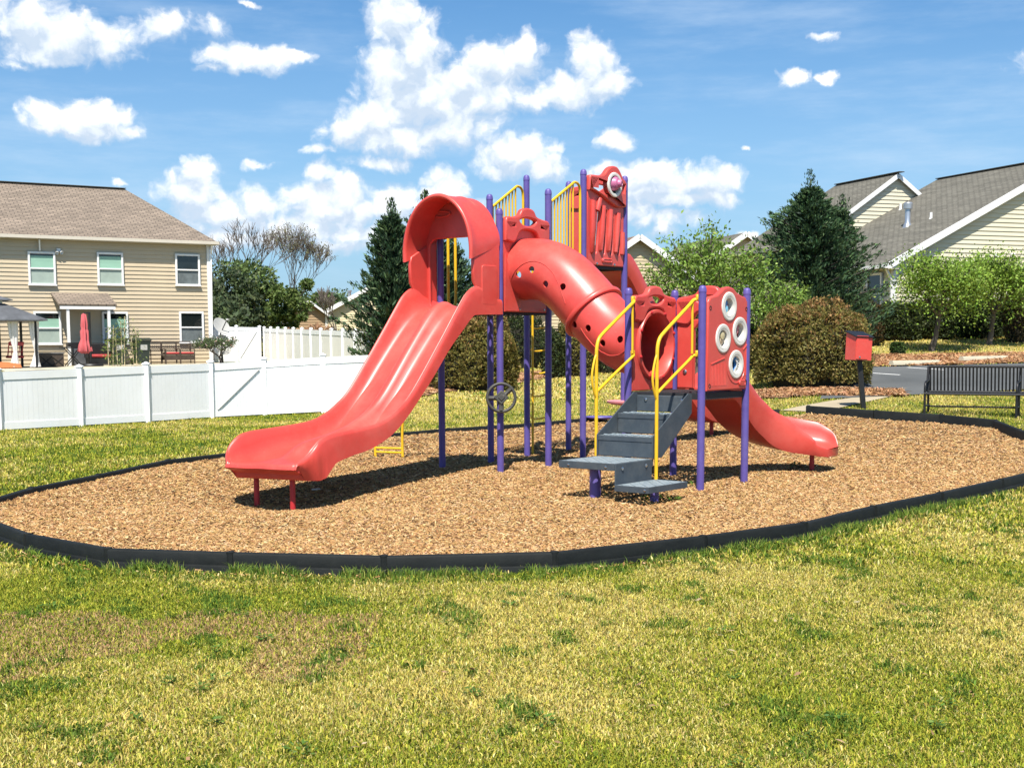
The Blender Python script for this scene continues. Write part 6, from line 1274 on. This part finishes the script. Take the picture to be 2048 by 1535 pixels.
far_tree(512, 512, 88, 4.6, 72, 'rounded green tree in front of the bare tree, beyond the white fence')
far_tree(470, 590, 78, 4.0, 73, 'dense dark tree low behind the satellite dishes', DK, n=6000)
far_tree(560, 560, 86, 3.2, 74, 'bright green tree left of the shed', BR, (2, 2, 1), 5000, .26)
far_tree(598, 572, 95, 3.0, 75, 'thin pale green tree above the shed roof', BR, (2, 3, 1), 2600, .24)
far_tree(640, 580, 120, 5.0, 76, 'low green tree above the ridge of the shed')
far_tree(690, 600, 130, 6.0, 77, 'low dull green tree left of the yellow house roof', [(.09, .11, .04), (.12, .12, .05), (.07, .08, .03)], (2, 2, 2))
far_tree(745, 610, 120, 5.0, 78, 'green tree behind the yellow house', FT)
far_tree(1120, 590, 90, 7, 79, 'dull green tree far behind the crawl tube', [(.06, .065, .03), (.09, .085, .04), (.04, .045, .022)], (2, 2, 2))
far_tree(1010, 600, 92, 7, 80, 'dull green tree far behind the steering wheel post', [(.05, .055, .028), (.07, .07, .03), (.035, .04, .02)], (2, 2, 2))
far_tree(1410, 560, 70, 5, 81, 'dark green tree behind the airy leafy tree', [(.05, .07, .03), (.08, .08, .035), (.12, .10, .05)], (2, 2, 1))
for px, py, Y, seed, lab, sp_ in ((458, 438, 96, 91, 'bare wide branched tree rising beside the tan house', .75), (573, 446, 92, 92, 'tall thin bare tree with budding twigs left of the conifer', .62), (680, 572, 74, 93, 'small bare tree in front of the yellow house', .6)):
    b = at(px, Y); h = zpx(py, Y)-b[2]; t = thing('bare_tree', b, lab, 'tree', 'bare trees'); tips, o = branch_tree(b, h, sp_, 5 if seed < 93 else 4, seed, .20 if seed < 93 else .09, t, 'bark', up=.9, trunk=.30 if seed != 92 else .40, nlimb=3 if seed != 92 else 4, jit=.55, name='trunk', twig=.016)
    T = np.array([list(p) for p, d in tips]); sz_ = h/(T[:, 2].max()-b[2]); sx_ = sz_*1.05
    for v_ in o.data.vertices: v_.co.x *= sx_; v_.co.y *= sx_; v_.co.z *= sz_
    if seed == 92:
        T = np.array(b)+(T-np.array(b))*np.array([sx_, sx_, sz_]); n = 900; k = RNG.integers(0, len(T), n); leaves('buds', T[k]+RNG.normal(size=(n, 3))*.12, rnd_dir(n), rnd_dir(n), RNG.uniform(.08, .2, n), .08, tints(n, [(.16, .18, .08), (.22, .20, .10)], [1, 1]), 'leaf', t)
# reddish vine shrubs by the shed
for px, Y, h_, w_, seed, lab in ((590, 80, 1.6, 1.3, 95, 'leafless reddish shrub left of the shed'), (640, 84, 1.9, 1.6, 96, 'leafless brown vines against the shed wall')):
    b = at(px, Y); t = thing('bare_shrub', b, lab, 'shrub'); tips, o = branch_tree(b, h_, .8, 4, seed, .03, t, 'straw', trunk=.2, nlimb=6, name='twigs', twig=.014); T = np.array([list(p) for p, d in tips]); s1_ = h_/(T[:, 2].max()-b[2]); s2_ = w_/2/np.percentile(np.abs(T[:, :2]-np.array(b[:2])), 97)
    for v_ in o.data.vertices: v_.co.x *= s2_; v_.co.y *= s2_; v_.co.z *= s1_
Y = 62.; clipped('dark_bush', at(692, Y), .55, .5, 1.5, 97, 'small dark shrub in front of the yellow house', GD, GW, 1500, .14)
Y = 46.; clipped('low_shrub', at(742, Y), .7, .6, 1.6, 98, 'yellowish scrub at the foot of the tall left conifer', [(.12, .11, .04), (.09, .09, .03), (.16, .13, .06)], [2, 2, 1], 2600, .1)

# ------------------------------------------------------------------ on the patio of the tan house
def onp(px, o_): p, s = onfac(px, o_); return v3(p, max(ZB, float(gz(*p))) if 0 else float(gz(*p))+.01)
RF = math.atan2(FD[1], FD[0])
def lbox(m, c, sz, bev=.0): return m.box(c, sz, None, bev)
# trash bins
def make_bin(loc, label, lid_m='bin'):
    t = thing('wheeled_bin', loc, label, 'bin', 'wheeled bins on the patio', RF+.15); m = MB()
    m.loft([[Vector((x*a, y*b, z)) for x, y in ((-1, -1), (1, -1), (1, 1), (-1, 1))] for a, b, z in ((.24, .26, .06), (.30, .33, .98), (.33, .36, .98), (.33, .36, 1.03))]); m.build('body', 'bin', t, 20, True)
    m = MB(); m.loft([[Vector((x*a, y*b, z)) for x, y in ((-1, -1), (1, -1), (1, 1), (-1, 1))] for a, b, z in ((.35, .38, 1.035), (.35, .38, 1.07), (.28, .30, 1.12))]); m.build('lid', lid_m, t, 20, True)
    for sx in (-.26, .26): m = MB(); m.lathe([(.13, -.03), (.13, .03)], (sx, .30, .13), (1, 0, 0), 14); m.build('wheel', 'black', t, 30, True)
    m = MB(); m.box((0, -.315, .72), (.30, .01, .22)); m.build('sticker', 'dish', t, 0, True)
    return t
make_bin(onp(287, 1.3), 'dark green wheeled bin left of the three patio chairs'); make_bin(onp(240, 1.3), 'dark wheeled bin behind the tall bamboo stems', 'black')
# lattice back chairs
def make_chair(loc, label, cushion):
    t = thing('patio_chair', loc, label, 'chair', 'lattice back patio chairs by the wall', RF)
    w = .31
    for sx in (-w, w): m = MB(); m.tube([(sx, .28, .02), (sx, .24, .45), (sx, .30, .95)], .022, 6); m.build('leg', 'wood', t, 30, True); m = MB(); m.tube([(sx, -.27, .0), (sx, -.27, .62), (sx, .26, .64)], .022, 6); m.build('leg', 'wood', t, 30, True)
    m = MB(); m.box((0, 0, .40), (.62, .56, .05)); m.build('seat', 'wood', t, 0, True); m = MB()
    for k in range(9): x = -w+.08*k; m.tube([(x, .26, .56), (min(w, x+.2), .29, .80)], .009, 4); m.tube([(x, .27, .80), (min(w, x+.2), .26, .56)], .009, 4)
    for k in range(4): m.tube([(-w, .27+.01*k, .56+.10*k), (w, .27+.01*k, .56+.10*k)], .014, 5)
    m.tube([(-w, .30, .95), (w, .30, .95)], .024, 6); m.build('backrest', 'wood', t, 30, True); m = MB(); m.tube([(-w, -.27, .10), (w, -.27, .10)], .016, 5); m.build('stretcher', 'wood', t, 30, True)
    m = MB(); m.box((0, -.02, .26), (.60, .5, .20)); 
    if cushion: m.build('storage_base', 'wood', t, 0, True); m = MB(); m.box((0, -.02, .46), (.58, .54, .09), None, .03); m.build('cushion', 'cushion', t, 40, True)
    return t
make_chair(onp(317, 1.0), 'lattice back patio chair without a cushion, nearest the bin', False); make_chair(onp(347, 1.0), 'middle one of the three lattice back chairs, red cushion', True); make_chair(onp(376, 1.0), 'red cushioned lattice chair under the ground floor right window', True)
lv = thing('loveseat', onp(203, 1.6), 'dark wicker loveseat with a red cushion right of the folded umbrella', 'loveseat', None, RF)
m = MB(); m.box((0, .30, .55), (.95, .08, .72), None, .03); m.build('backrest', 'black', lv, 30, True); m = MB(); m.box((0, 0, .18), (.95, .6, .28), None, .02); m.build('base', 'black', lv, 30, True); m = MB(); m.box((0, -.04, .39), (.9, .58, .13), None, .04); m.build('cushion', 'cushion', lv, 40, True)
for sx in (-.5, .5): m = MB(); m.box((sx, -.02, .45), (.07, .62, .3), None, .02); m.build('arm', 'black', lv, 30, True)
# folded parasol
um = thing('folded_umbrella', onp(187, 3.0), 'folded red umbrella hanging on a dark post with a round base', 'umbrella'); ub = base_of(um); sc = (ub.y)/FPX; zt = zpx(624, ub.y)-ub.z
m = MB(); m.tube([ub, ub+Vector((0, 0, zt+.05))], .05, 10); m.build('post', 'black', um); m = MB(); m.lathe([(.48, 0), (.50, .03), (.46, .09), (.1, .11), (0, .11)], ub, n=24); m.build('base', 'black', um)
m = MB(); secs = []
for r, z in ((.02, zt), (.08, zt-.06), (.12, zt-.5), (.10, zt-.62), (.14, zt-.72), (.13, zt-1.05), (.20, zt-1.25), (.24, zt-1.52), (.12, zt-1.62)): secs.append([ub+Vector((-.22+r*(1+.28*math.cos(6*a))*math.cos(a), r*(1+.28*math.cos(6*a))*math.sin(a), z)) for a in np.linspace(0, 2*PI, 36, endpoint=False)])
m.loft(secs); m.build('canopy', 'umbrella', um, 40)
m = MB(); m.tube([ub+Vector((-.22, 0, zt+.0)), ub+Vector((0, 0, zt+.02))], .025, 6); m.build('arm', 'black', um)
# fire table, storage chest, side table
ft = thing('storage_chest', onp(107, 3.0), 'dark storage chest with crossed front beside the gazebo curtain', 'chest', None, RF)
m = MB(); m.box((0, 0, .26), (.92, .5, .50), None, .01); m.build('body', 'wood', ft, 20, True); m = MB(); m.box((0, 0, .535), (.98, .56, .05), None, .01); m.build('lid', 'gazebo', ft, 20, True); m = MB()
m.tube([(-.44, -.26, .04), (0, -.26, .40), (.44, -.26, .04)], .018, 5); m.tube([(-.44, -.26, .40), (0, -.26, .04), (.44, -.26, .40)], .018, 5); m.build('brace', 'black', ft, 30, True)
tb = thing('folding_table', onp(152, 2.2), 'small dark folding table on crossed legs by the porch', 'table', None, RF)
m = MB(); m.box((0, 0, .74), (1.0, .5, .04)); m.build('top', 'black', tb, 0, True)
for y in (-.2, .2): m = MB(); m.tube([(-.30, y, 0), (.30, y, .72)], .022, 6); m.build('leg', 'black', tb, 30, True); m = MB(); m.tube([(.30, y, 0), (-.30, y, .72)], .022, 6); m.build('leg', 'black', tb, 30, True)
m = MB(); m.loft([[Vector((x*.22, y*.2, z)) for x, y in ((-1, -1), (1, -1), (1, 1), (-1, 1))] for z in (.77, .95)]); o = m.build('grill', 'black', tb, 20, True)
gr = thing('grey_box', onp(172, .8), 'grey panelled box against the wall behind the folded umbrella', 'box', None, RF); m = MB(); m.box((0, 0, .36), (1.0, .5, .72), None, .02); m.build('body', 'gazebo', gr, 20, True); m = MB(); m.box((0, 0, .75), (1.05, .55, .05), None, .02); m.build('lid', 'black', gr, 20, True)
rc = thing('swivel_chair', onp(36, 3.6), 'red framed patio swivel chair under the gazebo', 'chair', None, RF+.1)
m = MB(); m.lathe([(.26, .02), (.28, .05), (.05, .1), (.05, .38)], (0, 0, 0), n=16); m.build('base', 'black', rc, 40, True); m = MB(); m.box((0, 0, .42), (.56, .54, .10), None, .03); m.build('seat', 'cushion', rc, 30, True)
m = MB(); m.tube([(-.26, .02, .45), (-.28, -.26, .98), (.28, -.26, .98), (.26, .02, .45)], .025, 6); 
for x in (-.14, 0, .14): m.tube([(x, -.05, .5), (x, -.26, .98)], .015, 5)
m.tube([(-.26, -.1, .62), (.26, -.1, .62)], .02, 5); m.build('backrest', 'cushion', rc, 30, True); m = MB(); m.box((0, -.24, .93), (.54, .05, .16), None, .02); m.build('headrest', 'umbrella', rc, 30, True)
og = thing('orange_cover', onp(4, 4.4), 'orange folded cover lying at the edge of the gazebo', 'cover', None, RF); m = MB(); m.loft([[Vector((x*a, y*.4, z)) for x, y in ((-1, -1), (1, -1), (1, 1), (-1, 1))] for a, z in ((.75, .02), (.7, .16), (.2, .24))]); m.build('fabric', 'rust', og, 40, True)
# gazebo
gp = onp(68, 3.4); gc = np.array([gp.x, gp.y])-FD*1.62+FN*-.0; gb = thing('gazebo', v3(gc, gp.z), 'grey hard top gazebo with tied pale curtains at the left edge of the patio', 'gazebo', None, RF)
zg = zpx(637, gp.y)-gp.z
for sx in (-1.55, 1.55):
    for sy in (-1.3, 1.3):
        m = MB(); m.box((sx, sy, zg/2), (.09, .09, zg)); m.build('post', 'black', gb, 0, True)
m = MB(); m.loft([[Vector((x*a, y*b, z)) for x, y in ((-1, -1), (1, -1), (1, 1), (-1, 1))] for a, b, z in ((1.95, 1.65, zg-.05), (1.95, 1.65, zg), (.62, .5, zg+.62), (.6, .48, zg+.62))]); m.build('roof', 'gazebo', gb, 15, True)
m = MB(); m.loft([[Vector((x*a, y*b, z)) for x, y in ((-1, -1), (1, -1), (1, 1), (-1, 1))] for a, b, z in ((.88, .74, zg+.74), (.88, .74, zg+.77), (.05, .05, zg+1.05))]); m.build('cupola_roof', 'gazebo', gb, 15, True); m = MB(); m.box((0, 0, zg+.68), (1.1, .9, .14)); m.build('cupola_frame', 'trim', gb, 0, True)
for (sx, sy, mm) in ((1.50, -1.25, 'curtain'), (-1.5, -1.25, 'curtain'), (.72, -1.28, 'curtain')):
    m = MB(); secs = []
    for z, r, ox in ((zg-.08, .17, 0), (zg-.6, .14, .01), (zg-1.15, .065, .06), (zg-1.22, .06, .06), (zg-1.6, .12, .02), (.04, .18, 0)): secs.append([Vector((sx+ox+r*(1+.22*math.cos(7*a))*math.cos(a), sy+r*.6*(1+.22*math.cos(7*a))*math.sin(a), z)) for a in np.linspace(0, 2*PI, 42, endpoint=False)])
    m.loft(secs); m.build('curtain', mm, gb, 60, True)
for sx in (.40, -.5): m = MB(); m.box((sx, 1.28, zg*.5), (.72, .03, zg*.9)); m.build('screen', 'gfabric', gb, 0, True)
# dish antennas
for px, py, r_, lab, tl in ((447, 652, .42, 'upper satellite dish edge on against the white fence', .25), (449, 688, .46, 'lower satellite dish with a dark arm beside the rose bush', -.05)):
    p, s_ = onfac(px, 1.2); dn = thing('satellite_dish', v3(p, ZB), lab, 'dish'); c = Vector((p[0], p[1], zpx(py, p[1]))); ax = Vector((.75, -.6, .30+tl)).normalized()
    m = MB(); m.lathe([(.0, 0), (r_*.5, .02), (r_*.9, .07), (r_, .09), (r_*.98, .10), (r_*.5, .03), (0, .012)], c, ax, 28, False); m.build('reflector', 'dish', dn, 50); m = MB(); m.tube([c-Vector((0, 0, r_*.6)), c+ax*.42+Vector((.02, 0, .05))], .022, 6); ar = m.build('arm', 'black', dn); m = MB(); m.box(c+ax*.5+Vector((.02, 0, .07)), (.11, .11, .08), None, .01); m.build('receiver', 'dish', dn)
    m = MB(); m.tube([c-ax*.03, (c.x, c.y+.1, ZB-.05)], .03, 8); m.build('mast', 'black', dn)
# plants
p, s_ = onfac(450, 2.6); q = (p[0], p[1], float(gz(*p)))
rs = thing('rose_bush', q, 'straggling rose bush with pale blooms in front of the white fence', 'bush'); tips, o = branch_tree(q, 1.15, .9, 3, 201, .02, rs, 'barkd', trunk=.2, nlimb=6, name='stems', twig=.006); T = np.array([list(t_[0]) for t_ in tips]); b = np.array(q); s1_ = 1.15/(T[:, 2].max()-b[2]); s2_ = 1.05/np.percentile(np.abs(T[:, :2]-b[:2]), 97)
for v_ in o.data.vertices: v_.co.x *= s2_; v_.co.y *= s2_; v_.co.z *= s1_
T = b+(T-b)*np.array([s2_, s2_, s1_]); n = 1500; k = RNG.integers(0, len(T), n); leaves('foliage', T[k]+RNG.normal(size=(n, 3))*.08, rnd_dir(n), rnd_dir(n)+np.array([0, -.3, .8]), RNG.uniform(.05, .12, n), RNG.uniform(.03, .06, n), tints(n, [(.06, .10, .03), (.10, .14, .05), (.04, .07, .02)], [2, 2, 1]), 'leaf', rs)
n = 60; k = RNG.integers(0, len(T), n); leaves('blooms', T[k]+RNG.normal(size=(n, 3))*.08, rnd_dir(n), rnd_dir(n), .11, .10, tints(n, [(.75, .68, .62), (.65, .35, .32)], [2, 1]), 'leaf', rs)
for i, (px, hh) in enumerate(((222, .95), (231, 1.3), (240, 1.15), (249, 1.45), (254, 1.6), (272, .95), (278, 1.2))):
    p, s_ = onfac(px, 3.9); q = Vector((p[0], p[1], float(gz(*p)))); t = thing('bamboo_stem', q, ['short leafy stem in front of the loveseat', 'leafy stem left of the dark bin', 'leafy stem right before the dark bin', 'tall leafy stem by the ground floor middle window', 'tallest leafy stem at the right of the clump', 'short thin stem before the green bin', 'thin leafy stem right of the green bin'][i], 'plant', 'leafy stems behind the low fence'); lean = Vector((.08*math.sin(i*2.1), 0, 0)); m = MB(); top_ = q+Vector((0, 0, hh*1.25))+lean
    m.tube([q, q+Vector((0, 0, hh*.6))+lean*.3, top_], .018, 5); m.build('stem', 'sidingC', t); n = 110; f_ = RNG.random(n)**.7; c = np.array(q)[None]+np.array([0, 0, hh*1.25])*f_[:, None]+np.array(lean)*f_[:, None]+RNG.normal(size=(n, 3))*np.array([.13, .1, .05])
    leaves('foliage', c, rnd_dir(n)*.8+np.array([0, 0, -.2]), rnd_dir(n)+np.array([0, -.3, .6]), RNG.uniform(.10, .2, n), RNG.uniform(.025, .05, n), tints(n, [(.16, .22, .05), (.24, .28, .09), (.10, .15, .04)], [2, 1, 2]), 'leaf', t)
